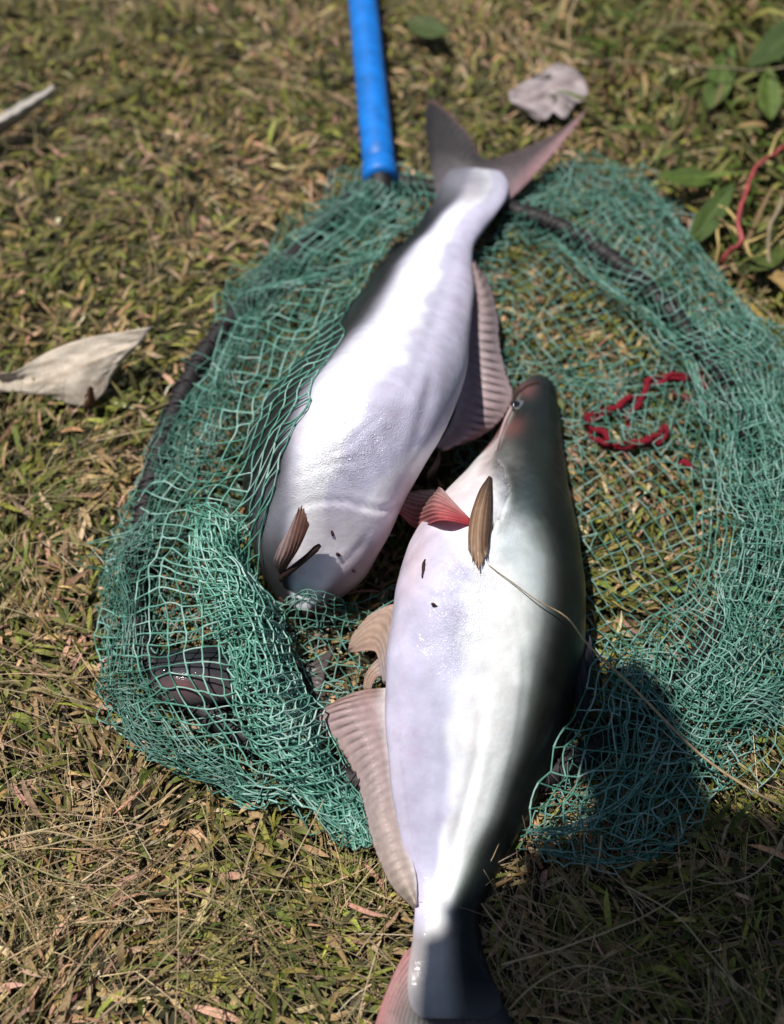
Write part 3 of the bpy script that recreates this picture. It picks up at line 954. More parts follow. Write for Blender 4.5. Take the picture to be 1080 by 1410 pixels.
def handle():
    p0, p1 = G(524, 246, 0.026), G(500, 0, 0.034)
    d = (p1 - p0) / np.linalg.norm(p1 - p0)
    n = 30
    s = np.linspace(0, 1.15, n)
    P = p0 + d * s[:, None]
    P[:, 2] = 0.026 + 0.008 * np.clip(s / 0.4, 0, 1)
    rad = np.full(n, 0.0172)
    V, F = tube_geo(P, rad, 28)
    o = mesh_obj('handle', V, F, M_BLUE, net)
    o['label'] = 'bright blue plastic pole'
    Q = p0 + d * np.array([-0.004, 0.0, 0.004, 0.016, 0.020])[:, None]
    V, F = tube_geo(Q, [0.0165, 0.0182, 0.0184, 0.0182, 0.0174], 28)
    mesh_obj('collar', V, F, M_BLUE, o)
    Q = p0 + d * np.array([-0.035, -0.02, 0.0, 0.01])[:, None]
    Q[:, 2] = [0.018, 0.020, 0.026, 0.026]
    V, F = tube_geo(Q, [0.010, 0.012, 0.0135, 0.0135], 18)
    mesh_obj('socket', V, F, M_BLACK, o)


handle()

# ---- netting: twines knotted cell by cell
TW = {'P0': [], 'P1': [], 'M': [], 'r': [], 'c': []}
PAL = np.array([(0.040, 0.125, 0.092), (0.070, 0.195, 0.150), (0.115, 0.265, 0.215), (0.170, 0.32, 0.275), (0.26, 0.39, 0.355)])


def body_top(P):
    """height of whatever fish lies under these points"""
    out = np.full(len(P), -1.0)
    dn = Vector((0, 0, -1))
    for i, p in enumerate(P):
        for b in (bv1, bv2, bv3):
            h = b.ray_cast(Vector((p[0], p[1], 0.4)), dn)
            if h[0] is not None and h[0].z > out[i]:
                out[i] = h[0].z
    return out


def add_twines(A, B, r, c, sag, seed):
    r_ = np.random.default_rng(seed)
    if not len(A): return
    Lh = np.linalg.norm(B - A, axis=1, keepdims=True)
    Mid = (A + B) / 2 + r_.normal(0, sag, A.shape) * Lh * [1, 1, 0.6]
    TW['P0'].append(A); TW['P1'].append(B); TW['M'].append(Mid)
    TW['r'].append(np.full(len(A), r) * r_.uniform(0.8, 1.2, len(A)))
    TW['c'].append(c if c.ndim == 2 and len(c) == len(A) else np.tile(c, (len(A), 1)))


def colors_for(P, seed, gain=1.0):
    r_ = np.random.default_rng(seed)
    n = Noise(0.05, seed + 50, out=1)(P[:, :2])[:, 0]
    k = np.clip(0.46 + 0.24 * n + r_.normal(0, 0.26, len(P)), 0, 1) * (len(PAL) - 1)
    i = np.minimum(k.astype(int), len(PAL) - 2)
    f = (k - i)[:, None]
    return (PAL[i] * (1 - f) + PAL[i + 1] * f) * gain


def knit(N, keep, r, seed, sag=0.10, gain=1.0, over=None, lift=0.003, drop=0.0):
    """N: (nu, nv, 3) knots; twines along both directions between kept knots"""
    nu, nv = N.shape[:2]
    P = N.reshape(-1, 3).copy()
    if over:
        bt = body_top(P)
        m = bt + lift > P[:, 2]
        if over == 'drape':
            P[m & (bt > 0), 2] = bt[m & (bt > 0)] + lift
        elif over == 'under':
            keep = keep & ~((bt > 0.0)).reshape(nu, nv)
    N = P.reshape(nu, nv, 3)
    r_ = np.random.default_rng(seed + 9)
    for ax in (0, 1):
        a = N[:-1] if ax == 0 else N[:, :-1]
        b = N[1:] if ax == 0 else N[:, 1:]
        k = (keep[:-1] & keep[1:]) if ax == 0 else (keep[:, :-1] & keep[:, 1:])
        A, B = a[k], b[k]
        if drop:
            q = r_.random(len(A)) > drop
            A, B = A[q], B[q]
        add_twines(A, B, r, colors_for((A + B) / 2, seed + ax, gain), sag, seed + ax * 3)


def flat_sheet(poly, cell, ang, z, amp, wl, seed, r=0.00062, holes=(), jit=0.10, zamp=0.003, over='under', sag=0.09, shear=0.0, drop=0.0):
    W = Gs(poly, 0.01)[:, :2]
    lo, hi = W.min(0), W.max(0)
    c = (lo + hi) / 2
    R_ = np.linalg.norm(hi - lo) / 2 + cell
    n = int(2 * R_ / cell)
    g = (np.arange(n) - n / 2) * cell
    U, Vv = np.meshgrid(g, g, indexing='ij')
    a = R(ang)
    Uu = U + shear * Vv
    X = c[0] + Uu * math.cos(a) - Vv * math.sin(a)
    Y = c[1] + Uu * math.sin(a) + Vv * math.cos(a)
    P = np.stack([X.ravel(), Y.ravel()], 1)
    r_ = np.random.default_rng(seed)
    keep = inside(P, W)
    for h in holes:
        keep &= ~inside(P, Gs(h, 0.01)[:, :2])
    d = amp * Noise(wl, seed + 1)(P)[:, :2] + r_.normal(0, jit * cell, P.shape)
    zz = z + zamp * Noise(0.06, seed + 2, out=1)(P)[:, 0] + r_.normal(0, zamp * 0.35, len(P))
    N = np.column_stack([P + d, np.maximum(zz, 0.006)]).reshape(n, n, 3)
    knit(N, keep.reshape(n, n), r, seed, sag, over=over, drop=drop)


def patch_sheet(ctrl, nu, nv, seed, r=0.00066, jit=0.0018, amp=0.004, wl=0.05, zamp=0.003, over=None, gain=1.0, sag=0.09, diag=False, drop=0.0, lift=0.003):
    A = np.array([[G(*p) for p in row] for row in ctrl])
    A = crom(A, nu)
    A = crom(A.transpose(1, 0, 2), nv).transpose(1, 0, 2)
    if diag:                                   # slant the mesh so that the cells hang as diamonds
        sh = A.copy()
        off = (np.arange(nu)[:, None] * 0.5) % 1.0
        sh[:, :-1] = A[:, :-1] * (1 - off[..., None]) + A[:, 1:] * off[..., None]
        A = sh
    r_ = np.random.default_rng(seed)
    P = A.reshape(-1, 3)
    d = np.column_stack([amp * Noise(wl, seed + 1)(P)[:, :2], zamp * Noise(wl, seed + 2, out=1)(P)[:, 0]])
    P = P + d + r_.normal(0, jit, P.shape) * [1, 1, 0.7]
    P[:, 2] = np.maximum(P[:, 2], 0.007)
    knit(P.reshape(nu, nv, 3), np.ones((nu, nv), bool), r, seed, sag, gain, over, lift, drop)


def strands(path, n, spread, seed, r=0.0007, z=None, gain=1.0):
    """a gathered bundle of twines running along a fold"""
    B = resample(Gs(path), 50)
    for q in range(n):
        r_ = np.random.default_rng(seed * 31 + q)
        o = np.column_stack([Noise(0.09, seed * 31 + q)(B)[:, :2] * spread * 0.6, Noise(0.09, seed * 77 + q, out=1)(B)[:, 0] * spread * 0.35])
        P = B + o + r_.normal(0, spread * 0.5, 3) * [1, 1, 0.5]
        P[:, 2] = np.maximum(P[:, 2], 0.006)
        add_twines(P[:-1], P[1:], r, colors_for(P[:-1], seed + q, gain), 0.03, seed + q)


WINDOW = [(792, 640), (850, 618), (930, 655), (952, 700), (945, 780), (915, 850), (860, 890), (815, 880), (805, 800)]
MIDGAP = [(700, 330), (760, 345), (850, 420), (900, 500), (800, 520), (745, 480), (700, 440)]
# the flat bottom of the bag
flat_sheet(HULL, 0.0118, 28, 0.015, 0.0022, 0.13, 11, r=0.00056, jit=0.04, sag=0.05)
# a second layer, gathered in soft folds round the window, and a third towards the rim
flat_sheet(HULL, 0.0118, -12, 0.019, 0.0085, 0.13, 21, holes=[WINDOW, MIDGAP], zamp=0.004, jit=0.04, sag=0.05, r=0.00054)
CENTRE = [(560, 250), (880, 330), (960, 520), (965, 700), (930, 860), (820, 900), (700, 1100), (520, 1100), (440, 900), (500, 560), (520, 380)]
flat_sheet(HULL, 0.0112, 55, 0.022, 0.010, 0.14, 31, holes=[CENTRE], zamp=0.005, jit=0.04, sag=0.05, r=0.00046)
flat_sheet([(700, 505), (800, 490), (900, 505), (960, 520), (985, 600), (955, 640), (850, 618), (785, 600), (770, 560)], 0.0105, 10, 0.018, 0.005, 0.07, 37, jit=0.05, sag=0.05, r=0.00050)
LOWER = [(830, 930), (930, 950), (1064, 1000), (1020, 1085), (940, 1165), (850, 1172), (735, 1160), (780, 1050)]
flat_sheet(LOWER, 0.0120, 15, 0.028, 0.005, 0.10, 41, jit=0.04, sag=0.05, r=0.00056)
# left wall of the bag, leaning up against the pale fish
LEFT = [[(505, 250, .020), (530, 262, .034), (560, 272, .036), (585, 292, .028)],
        [(402, 335, .018), (436, 350, .036), (476, 366, .044), (522, 352, .044)],
        [(322, 415, .018), (366, 430, .040), (420, 440, .055), (486, 414, .056)],
        [(276, 500, .016), (325, 512, .045), (390, 520, .070), (466, 500, .076)],
        [(226, 600, .016), (288, 612, .055), (358, 612, .080), (442, 592, .086)],
        [(182, 690, .014), (238, 700, .050), (310, 704, .078), (400, 678, .080)],
        [(150, 780, .014), (208, 780, .044), (282, 780, .070), (368, 765, .062)],
        [(135, 870, .014), (198, 866, .040), (280, 860, .056), (360, 860, .040)],
        [(152, 965, .013), (218, 955, .032), (300, 950, .046), (400, 935, .034)],
        [(222, 1045, .012), (282, 1040, .024), (360, 1040, .034), (440, 1025, .028)],
        [(325, 1108, .012), (380, 1110, .018), (435, 1118, .022), (490, 1135, .018)]]
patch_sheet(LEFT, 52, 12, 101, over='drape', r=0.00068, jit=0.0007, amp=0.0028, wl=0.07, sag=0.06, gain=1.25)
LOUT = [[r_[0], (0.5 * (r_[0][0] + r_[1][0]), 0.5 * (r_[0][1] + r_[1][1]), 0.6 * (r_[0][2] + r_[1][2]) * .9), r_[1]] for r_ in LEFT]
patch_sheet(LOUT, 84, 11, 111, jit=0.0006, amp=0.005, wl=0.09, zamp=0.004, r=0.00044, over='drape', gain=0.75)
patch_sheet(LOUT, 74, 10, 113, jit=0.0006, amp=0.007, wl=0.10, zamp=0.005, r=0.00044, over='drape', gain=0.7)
# fold hanging from the left wall: the pale, many-layered band
FOLD = [[(262, 705, .060), (296, 705, .078), (334, 722, .060)],
        [(276, 775, .058), (312, 778, .086), (350, 800, .056)],
        [(294, 850, .050), (338, 850, .088), (382, 866, .052)],
        [(318, 925, .044), (362, 925, .080), (406, 928, .044)],
        [(346, 1000, .036), (388, 995, .068), (430, 988, .038)],
        [(384, 1060, .026), (420, 1055, .050), (458, 1045, .028)],
        [(432, 1110, .018), (464, 1105, .034), (492, 1100, .020)],
        [(478, 1155, .012), (494, 1155, .020), (508, 1158, .014)]]
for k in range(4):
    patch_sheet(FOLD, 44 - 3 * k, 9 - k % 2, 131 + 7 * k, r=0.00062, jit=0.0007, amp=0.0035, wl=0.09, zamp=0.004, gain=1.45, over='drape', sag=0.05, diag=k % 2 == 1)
strands([(272, 705, .066), (292, 790, .064), (318, 890, .056), (356, 1000, .042), (418, 1090, .028), (500, 1160, .014)], 5, 0.002, 5, r=0.0005, gain=1.2)
strands([(330, 405, .035), (385, 392, .05), (450, 378, .056), (530, 350, .05)], 7, 0.003, 6, r=0.0005)
strands([(400, 335, .022), (450, 300, .03), (500, 262, .03)], 6, 0.004, 7, r=0.0005)
# netting lying over the snout of the pale fish
SNOUT = [[(372, 818, .03), (400, 815, .05), (440, 820, .05), (480, 830, .03)],
         [(376, 832, .03), (405, 832, .045), (445, 838, .04), (485, 842, .022)],
         [(384, 862, .022), (412, 866, .026), (450, 866, .024), (490, 860, .018)]]
patch_sheet(SNOUT, 7, 11, 161, over='drape', jit=0.0008, amp=0.002, lift=0.002, r=0.0005)
# right side: heaped folds running down the frame edge
RIGHT = [[(885, 240, .016), (845, 268, .028), (800, 305, .030), (745, 335, .016)],
         [(935, 312, .016), (905, 335, .030), (865, 365, .034), (825, 392, .018)],
         [(1022, 420, .016), (985, 425, .036), (938, 440, .038), (895, 462, .020)],
         [(1088, 495, .016), (1045, 505, .042), (995, 520, .044), (950, 530, .020)],
         [(1130, 640, .016), (1080, 650, .046), (1020, 660, .048), (965, 655, .020)],
         [(1136, 790, .016), (1080, 790, .046), (1010, 785, .048), (955, 760, .020)],
         [(1100, 920, .016), (1050, 910, .040), (980, 885, .042), (915, 855, .020)],
         [(1062, 1000, .014), (1010, 985, .032), (940, 945, .034), (860, 905, .020)],
         [(1010, 1080, .012), (965, 1050, .024), (905, 1010, .030), (835, 935, .022)]]
patch_sheet(RIGHT, 60, 13, 201, jit=0.0006, amp=0.0045, wl=0.11, zamp=0.005, r=0.00058, sag=0.07)
patch_sheet([[q for q in r_[:3]] for r_ in RIGHT[2:8]], 40, 13, 221, jit=0.0006, amp=0.007, wl=0.11, zamp=0.006, r=0.00055)
patch_sheet([[q for q in r_[:3]] for r_ in RIGHT[3:8]], 30, 13, 231, jit=0.0006, amp=0.006, wl=0.10, diag=True, zamp=0.006, r=0.00055, gain=1.05)
patch_sheet([[q for q in r_[:3]] for r_ in RIGHT[3:8]], 34, 11, 237, jit=0.0006, amp=0.008, wl=0.12, zamp=0.008, r=0.00055)
strands([(760, 330, .03), (845, 400, .03), (905, 445, .03), (950, 500, .034), (972, 580, .034)], 7, 0.003, 11, r=0.0005)
strands([(950, 500, .034), (990, 600, .044), (1020, 700, .046), (1020, 800, .046), (985, 900, .04), (930, 975, .03)], 8, 0.010, 12, r=0.0005)
strands([(1050, 520, .04), (1065, 640, .046), (1062, 780, .046), (1030, 900, .04), (985, 990, .03)], 7, 0.011, 13, r=0.0005)
strands([(890, 250, .02), (945, 325, .024), (1025, 425, .024), (1085, 505, .024)], 7, 0.004, 14, r=0.0005)
# shaded panel hanging beside the dark back of the second fish
TENT = [[(826, 882, .040), (870, 892, .034), (925, 900, .030), (985, 925, .026)],
        [(800, 955, .050), (852, 962, .046), (915, 970, .040), (985, 985, .026)],
        [(764, 1045, .050), (822, 1052, .048), (892, 1058, .040), (962, 1060, .022)],
        [(724, 1138, .034), (792, 1142, .036), (868, 1152, .030), (936, 1145, .016)]]
patch_sheet(TENT, 11, 10, 301, r=0.00070, jit=0.0008, amp=0.003, zamp=0.002, over='drape', sag=0.05)
patch_sheet([r_[1:] for r_ in TENT], 13, 11, 311, r=0.00058, jit=0.0008, amp=0.006, wl=0.10, zamp=0.005)
patch_sheet([[(732, 1145, .030), (795, 1150, .032), (868, 1158, .028), (932, 1152, .016)],
             [(745, 1180, .016), (800, 1192, .016), (868, 1195, .014), (925, 1170, .012)]], 4, 11, 321, r=0.0006, jit=0.001)
strands([(726, 1142, .036), (790, 1138, .04), (850, 1110, .04), (900, 1060, .036)], 5, 0.002, 16, r=0.0006)
strands([(745, 1168, .02), (830, 1188, .016), (900, 1175, .014), (940, 1150, .014)], 5, 0.002, 17, r=0.0006)
# upper edge by the pole
TOP = [[(498, 240, .02), (560, 240, .03), (640, 268, .02)], [(480, 262, .03), (555, 275, .036), (610, 290, .02)], [(455, 300, .02), (530, 310, .02), (575, 318, .018)]]
patch_sheet(TOP, 7, 12, 331, jit=0.0015, amp=0.004, r=0.00056)
patch_sheet([[(735, 250, .02), (800, 225, .026), (875, 240, .02)], [(720, 290, .02), (790, 275, .03), (865, 290, .024)],
             [(700, 330, .016), (780, 330, .02), (860, 365, .02)]], 9, 13, 341, jit=0.0015, amp=0.006, r=0.00052)


def netting():
    P0, P1, Mi = (np.concatenate(TW[k]) for k in ('P0', 'P1', 'M'))
    r = np.concatenate(TW['r'])
    C = np.concatenate(TW['c'])
    n = len(P0)
    T = P1 - P0
    T /= np.linalg.norm(T, axis=1, keepdims=True) + 1e-9
    ref = np.where(abs(T[:, 2:3]) > 0.85, np.array([[1.0, 0, 0]]), np.array([[0, 0, 1.0]]))
    N = np.cross(T, ref)
    N /= np.linalg.norm(N, axis=1, keepdims=True) + 1e-9
    B = np.cross(N, T)
    S = 4
    a = np.linspace(0, 2 * np.pi, S, endpoint=False) + 0.4
    rings = []
    for P, k in ((P0, 1.25), ((P0 + Mi * 2 + P1 * 0) / 3 * 1.0, 0.95), ((P1 + Mi * 2) / 3, 0.95), (P1, 1.25)):
        rings.append(P[:, None] + (r * k)[:, None, None] * (N[:, None] * np.cos(a)[None, :, None] + B[:, None] * np.sin(a)[None, :, None]))
    V = np.stack(rings, 1).reshape(-1, 3)                 # n, 4 rings, S
    f = grid_faces(4, S, True)
    F = (f[None] + (np.arange(n) * 4 * S)[:, None, None]).reshape(-1, 4)
    o = mesh_obj('netting', V, F, M_NET, net, np.repeat(C, 4 * S, 0))
    o['label'] = 'crumpled sea green knotted mesh bag'
    o['kind'] = 'stuff'
    print('twines', n, 'tris', len(F) * 2)


netting()
tag(net, 'sea green mesh landing net with black ring and blue pole under the fish', 'landing net')

# ------------------------------------------------------------------ grass
def blades(n, lo, hi, lmin, lmax, wmin, wmax, tilt, pal, pw, seed, zmax, zbase, dens=None, curl=0.5, seg=4, width_profile='leaf', align=None, pts=None, az0=None):
    """returns vertices, faces, colours of n grass blades"""
    r_ = np.random.default_rng(seed)
    P = np.column_stack([r_.uniform(lo[0], hi[0], n), r_.uniform(lo[1], hi[1], n)])
    if pts is not None:
        P, n = pts, len(pts)
    if dens is not None:
        P = P[r_.random(n) < dens(P)]
        n = len(P)
    ln = r_.uniform(lmin, lmax, n) * r_.choice([1, 1, 0.6, 1.25], n)
    wd = r_.uniform(wmin, wmax, n)
    az = r_.uniform(0, 2 * np.pi, n)
    if align is not None:
        m = r_.random(n) < 0.6
        az[m] = (align(P[m]) + r_.normal(0, 0.5, m.sum()))
    if az0 is not None:
        az = az0
    el = np.abs(r_.normal(tilt[0], tilt[1], n))
    cv = r_.normal(0, curl, n)
    bend = r_.uniform(0.2, 1.4, n) * curl * 1.4
    t = np.linspace(0, 1, seg + 1)
    a = az[:, None] + cv[:, None] * (t[None] ** 1.5)
    e = el[:, None] - bend[:, None] * t[None] * 1.3
    dl = ln[:, None] / seg
    dx, dy, dz = np.cos(a) * np.cos(e) * dl, np.sin(a) * np.cos(e) * dl, np.sin(e) * dl
    X = P[:, 0:1] + np.concatenate([np.zeros((n, 1)), np.cumsum(dx[:, :-1], 1)], 1)
    Y = P[:, 1:2] + np.concatenate([np.zeros((n, 1)), np.cumsum(dy[:, :-1], 1)], 1)
    z0 = r_.uniform(0.0, 1.0, n)[:, None] ** 1.3 * zbase
    Z = z0 + np.concatenate([np.zeros((n, 1)), np.cumsum(dz[:, :-1], 1)], 1)
    zc = zmax(P)[:, None]
    Z = np.where(Z > zc, zc + 0.1 * (Z - zc), Z)
    Z = np.maximum(Z, 0.0008 + 0.002 * r_.random((n, 1)))
    roll = r_.normal(0, 0.6, n)
    sx, sy = -np.sin(a) * np.cos(roll)[:, None], np.cos(a) * np.cos(roll)[:, None]
    sz = np.sin(roll)[:, None] * np.ones_like(a)
    w = (np.sin(np.pi * np.clip(t * 0.86 + 0.12, 0, 1)) ** 0.7 if width_profile == 'leaf' else (1 - 0.6 * t))[None] * wd[:, None] / 2
    A = np.stack([X - sx * w, Y - sy * w, Z - sz * w], -1)
    Mv = np.stack([X, Y, Z - 0.25 * w], -1)
    Bv = np.stack([X + sx * w, Y + sy * w, Z + sz * w], -1)
    V = np.stack([A, Mv, Bv], 2).reshape(n, -1, 3)
    V[..., 2] = np.maximum(V[..., 2], 0.0004)
    f = grid_faces(seg + 1, 3)
    F = (f[None] + (np.arange(n) * (seg + 1) * 3)[:, None, None]).reshape(-1, 4)
    pal = np.asarray(pal)
    big = Noise(0.22, seed + 4, out=2)(P)
    pw = np.asarray(pw, float)[None] * np.exp(np.stack([(0.55 * big[:, 0] if i % 2 == 0 else -0.55 * big[:, 0]) for i in range(len(pal))], 1))
    near_dry = np.clip((-0.02 - P[:, 1]) / 0.15, 0, 1) * np.clip((0.25 - P[:, 0]) / 0.2, 0, 1)
    pw = pw * (1 + near_dry[:, None] * np.where(pal[:, 0] > pal[:, 1] * 1.25, 1.0, -0.25)[None])
    pw = np.cumsum(pw / pw.sum(1, keepdims=True), 1)
    idx = (r_.random((n, 1)) > pw).sum(1).clip(0, len(pal) - 1)
    c = pal[idx] * r_.lognormal(0, 0.28, (n, 1)) * (1 + r_.normal(0, 0.06, (n, 3)))
    tipc = 1 + (r_.uniform(-0.25, 0.45, (n, 1)) * t[None])
    dry = (r_.random((n, 1)) < 0.4) * r_.uniform(0.3, 1.0, (n, 1)) * np.clip(t[None] * 1.6 - r_.uniform(0.1, 1.0, (n, 1)), 0, 1)
    cb_ = c[:, None, :] * tipc[..., None]
    cb_ = cb_ * (1 - dry[..., None]) + np.array([0.34, 0.24, 0.13]) * dry[..., None]
    C = np.repeat(cb_, 3, axis=1)
    return V.reshape(-1, 3), F, np.clip(C.reshape(-1, 3), 0.004, 0.7)


HULLW = Gs(HULL, 0.0)[:, :2]


def zcap(P):
    return np.where(inside(P, HULLW), 0.012, 0.030)


def lawn():
    pal = [(0.125, 0.135, 0.026), (0.36, 0.24, 0.115), (0.078, 0.102, 0.018), (0.38, 0.225, 0.155), (0.20, 0.195, 0.040), (0.24, 0.165, 0.07),
           (0.045, 0.047, 0.015), (0.48, 0.36, 0.22)]
    pw = [3.6, 1.5, 2.8, 1.1, 3.0, 1.5, 1.4, 0.6]
    lo, hi = (-0.75, -0.50), (0.75, 0.98)
    al = lambda P: 1.2 + 1.6 * Noise(0.35, 91, out=1)(P)[:, 0]
    near = lambda P: np.where(P[:, 1] < 0.25, 1.0, 0.75)
    parts = [
        blades(46000, lo, hi, 0.012, 0.030, 0.0022, 0.0052, (0.25, 0.35), pal, pw, 401, zcap, 0.010, near, 0.55, 4, 'leaf', al),
        blades(34000, lo, hi, 0.006, 0.018, 0.0012, 0.0034, (0.5, 0.5), pal, pw, 402, zcap, 0.014, near, 0.7, 3, 'leaf', al),
        # fine dead stems
        blades(34000, lo, hi, 0.015, 0.060, 0.0004, 0.0010, (0.12, 0.25), [(0.34, 0.27, 0.15), (0.22, 0.19, 0.08), (0.40, 0.30, 0.20), (0.16, 0.12, 0.07)],
               [1, 1, .8, 1], 403, lambda P: zcap(P) * 1.05, 0.018, lambda P: np.where(inside(P, HULLW), 0.35, np.where(P[:, 1] < -0.1, 1.0, 0.5)), 0.25, 4, 'stem', al),
        # ranker green growth beyond the net
        blades(9000, tuple(G(1250, 400)[:2] * [0, 1] + [0.14, 0]), (0.75, 0.98), 0.03, 0.075, 0.003, 0.007, (0.45, 0.35), [(0.07, 0.105, 0.018), (0.13, 0.14, 0.03), (0.05, 0.07, 0.015), (0.26, 0.18, 0.09)],
               [2, 1.4, 1.5, .8], 405, lambda P: np.where(inside(P, HULLW), 0.010, 0.045), 0.014,
               lambda P: np.where(inside(P, HULLW), 0.0, np.clip((P[:, 0] - 0.14) * 2.2, 0, 1) * 0.8), 0.5, 5, 'leaf', al),
        # beyond the frame, thinner on the ground
        blades(60000, (-2.0, -1.6), (2.0, 2.6), 0.03, 0.06, 0.004, 0.008, (0.3, 0.35), pal, pw, 404, lambda P: np.full(len(P), 0.035), 0.012,
               lambda P: ((P[:, 0] < lo[0]) | (P[:, 0] > hi[0]) | (P[:, 1] < lo[1]) | (P[:, 1] > hi[1])).astype(float), 0.55, 3, 'leaf', al),
    ]
    # tufts of long dead stems, each combed its own way
    tr = np.random.default_rng(77)
    TP, TA = [], []
    for (x, y) in ((120, 1085), (205, 1175), (60, 1330), (300, 1265), (250, 1390), (30, 985), (400, 1335), (150, 1245), (980, 1210), (850, 1300), (1010, 1330), (760, 1390),
                   (620, 30), (200, 300), (350, 120), (60, 690), (90, 880), (480, 1260), (20, 1200), (900, 60), (160, 60), (420, 40)):
        m_ = tr.integers(30, 75)
        c_ = G(x, y)[:2]
        main = tr.uniform(0, 2 * np.pi)
        TP.append(c_ + tr.normal(0, 0.016, (m_, 2)))
        TA.append(main + tr.normal(0, 0.45, m_) + np.where(tr.random(m_) < 0.25, np.pi * 0.6, 0))
    TP, TA = np.concatenate(TP), np.concatenate(TA)
    ok = ~inside(TP, HULLW)
    parts.append(blades(0, lo, hi, 0.035, 0.085, 0.0005, 0.0013, (0.28, 0.18), [(0.30, 0.24, 0.12), (0.17, 0.16, 0.055), (0.38, 0.28, 0.17), (0.12, 0.11, 0.04)],
                        [1, 1.3, .8, 1], 406, lambda P: np.full(len(P), 0.032), 0.014, None, 0.25, 5, 'stem', None, TP[ok], TA[ok]))
    Vs, Fs, Cs, o = [], [], [], 0
    for V, F, C in parts:
        Vs.append(V); Fs.append(F + o); Cs.append(C); o += len(V)
    g = mesh_obj('grass', np.concatenate(Vs), np.concatenate(Fs), M_GRASS, None, np.concatenate(Cs), smooth=True)
    tag(g, 'matted olive and straw coloured lawn grass covering the ground', 'grass', kind='stuff')
    print('grass tris', len(np.concatenate(Fs)) * 2)


lawn()


# ------------------------------------------------------------------ leaves and litter
def leaf_obj(name, rays, colour, label, cat, group=None, nu=26, nv=18, thick=0.0007, vein=0.0006, parent=None):
    A = np.array([crom(np.array([G(*p) for p in r_]), nv) for r_ in rays])
    S = crom(A, nu)
    N = np.cross(np.gradient(S, axis=0), np.gradient(S, axis=1))
    N /= np.linalg.norm(N, axis=2, keepdims=True) + 1e-9
    N *= np.sign(N[..., 2:3] + 1e-6)
    u = np.linspace(0, 1, nu)[:, None]; v = np.linspace(0, 1, nv)[None]
    r_ = np.random.default_rng(len(label))
    S = S + N * (vein * np.cos(2 * np.pi * (v * 6 + abs(u - .5) * 3)) + vein * 2.0 * np.exp(-((u - 0.5) / 0.04) ** 2) + vein * 0.6 * r_.normal(size=(nu, nv)))[..., None]
    S[..., 2] = np.maximum(S[..., 2], 0.002)
    V = np.concatenate([(S + N * thick / 2).reshape(-1, 3), (S - N * thick / 2).reshape(-1, 3)])
    F1 = [tuple(f) for f in grid_faces(nu, nv)]
    n = nu * nv
    F = F1 + [tuple(n + i for i in reversed(f)) for f in F1]
    rim = list(range(nv)) + [i * nv + nv - 1 for i in range(1, nu)] + [(nu - 1) * nv + j for j in reversed(range(nv - 1))] + [i * nv for i in reversed(range(1, nu - 1))]
    for q in range(len(rim)):
        a_, b_ = rim[q], rim[(q + 1) % len(rim)]
        F.append((a_, b_, n + b_, n + a_))
    U, VV = np.repeat(u, nv, 1).ravel(), np.repeat(v, nu, 0).ravel()
    C = colour(U, VV)
    C = np.concatenate([C, C * 0.9])
    o = mesh_obj(name, V, F, M_LEAF, parent, C)
    if parent is None:
        tag(o, label, cat, group)
    return o


def flatc(c, vein=None, k=0.0, seed=0):
    def f(U, W):
        n = Noise(0.3, seed + 3, out=1)(np.column_stack([U, W]))[:, 0]
        C = np.tile([c], (len(U), 1)) * (1 + 0.12 * n)[:, None]
        C = C * (1 - 0.10 * np.clip(np.cos(2 * np.pi * (W * 6 + abs(U - .5) * 3)), 0.4, 1) )[:, None]
        n5 = Noise(0.12, seed + 8, out=1)(np.column_stack([U, W]))[:, 0]
        C = mixc(C, np.array(c) * [0.62, 0.52, 0.42], 0.5 * np.clip(n5 - 0.7, 0, 1))
        if vein is not None:
            C = mixc(C, vein, k * np.exp(-((U - 0.5) / 0.03) ** 2))
        return C
    return f


# big curled pale leaf at the left
leaf_obj('dry_leaf',
         [[(-30, 500, .020), (-5, 512, .024), (20, 512, .022), (60, 488, .030), (110, 468, .042), (160, 458, .050), (212, 449, .058)],
          [(-35, 518, .012), (-5, 522, .014), (30, 522, .014), (80, 505, .028), (120, 490, .038), (165, 474, .044), (200, 464, .050)],
          [(-30, 535, .014), (10, 536, .012), (50, 538, .012), (95, 528, .026), (130, 512, .032), (160, 496, .036), (184, 482, .040)],
          [(-28, 540, .010), (15, 541, .008), (60, 545, .008), (112, 560, .010), (138, 548, .014), (156, 516, .026), (180, 484, .036)]],
         flatc((0.60, 0.52, 0.43), (0.45, 0.33, 0.24), 0.4), 'big curled pale dry leaf lying left of the net', 'leaf', nu=30, nv=30)
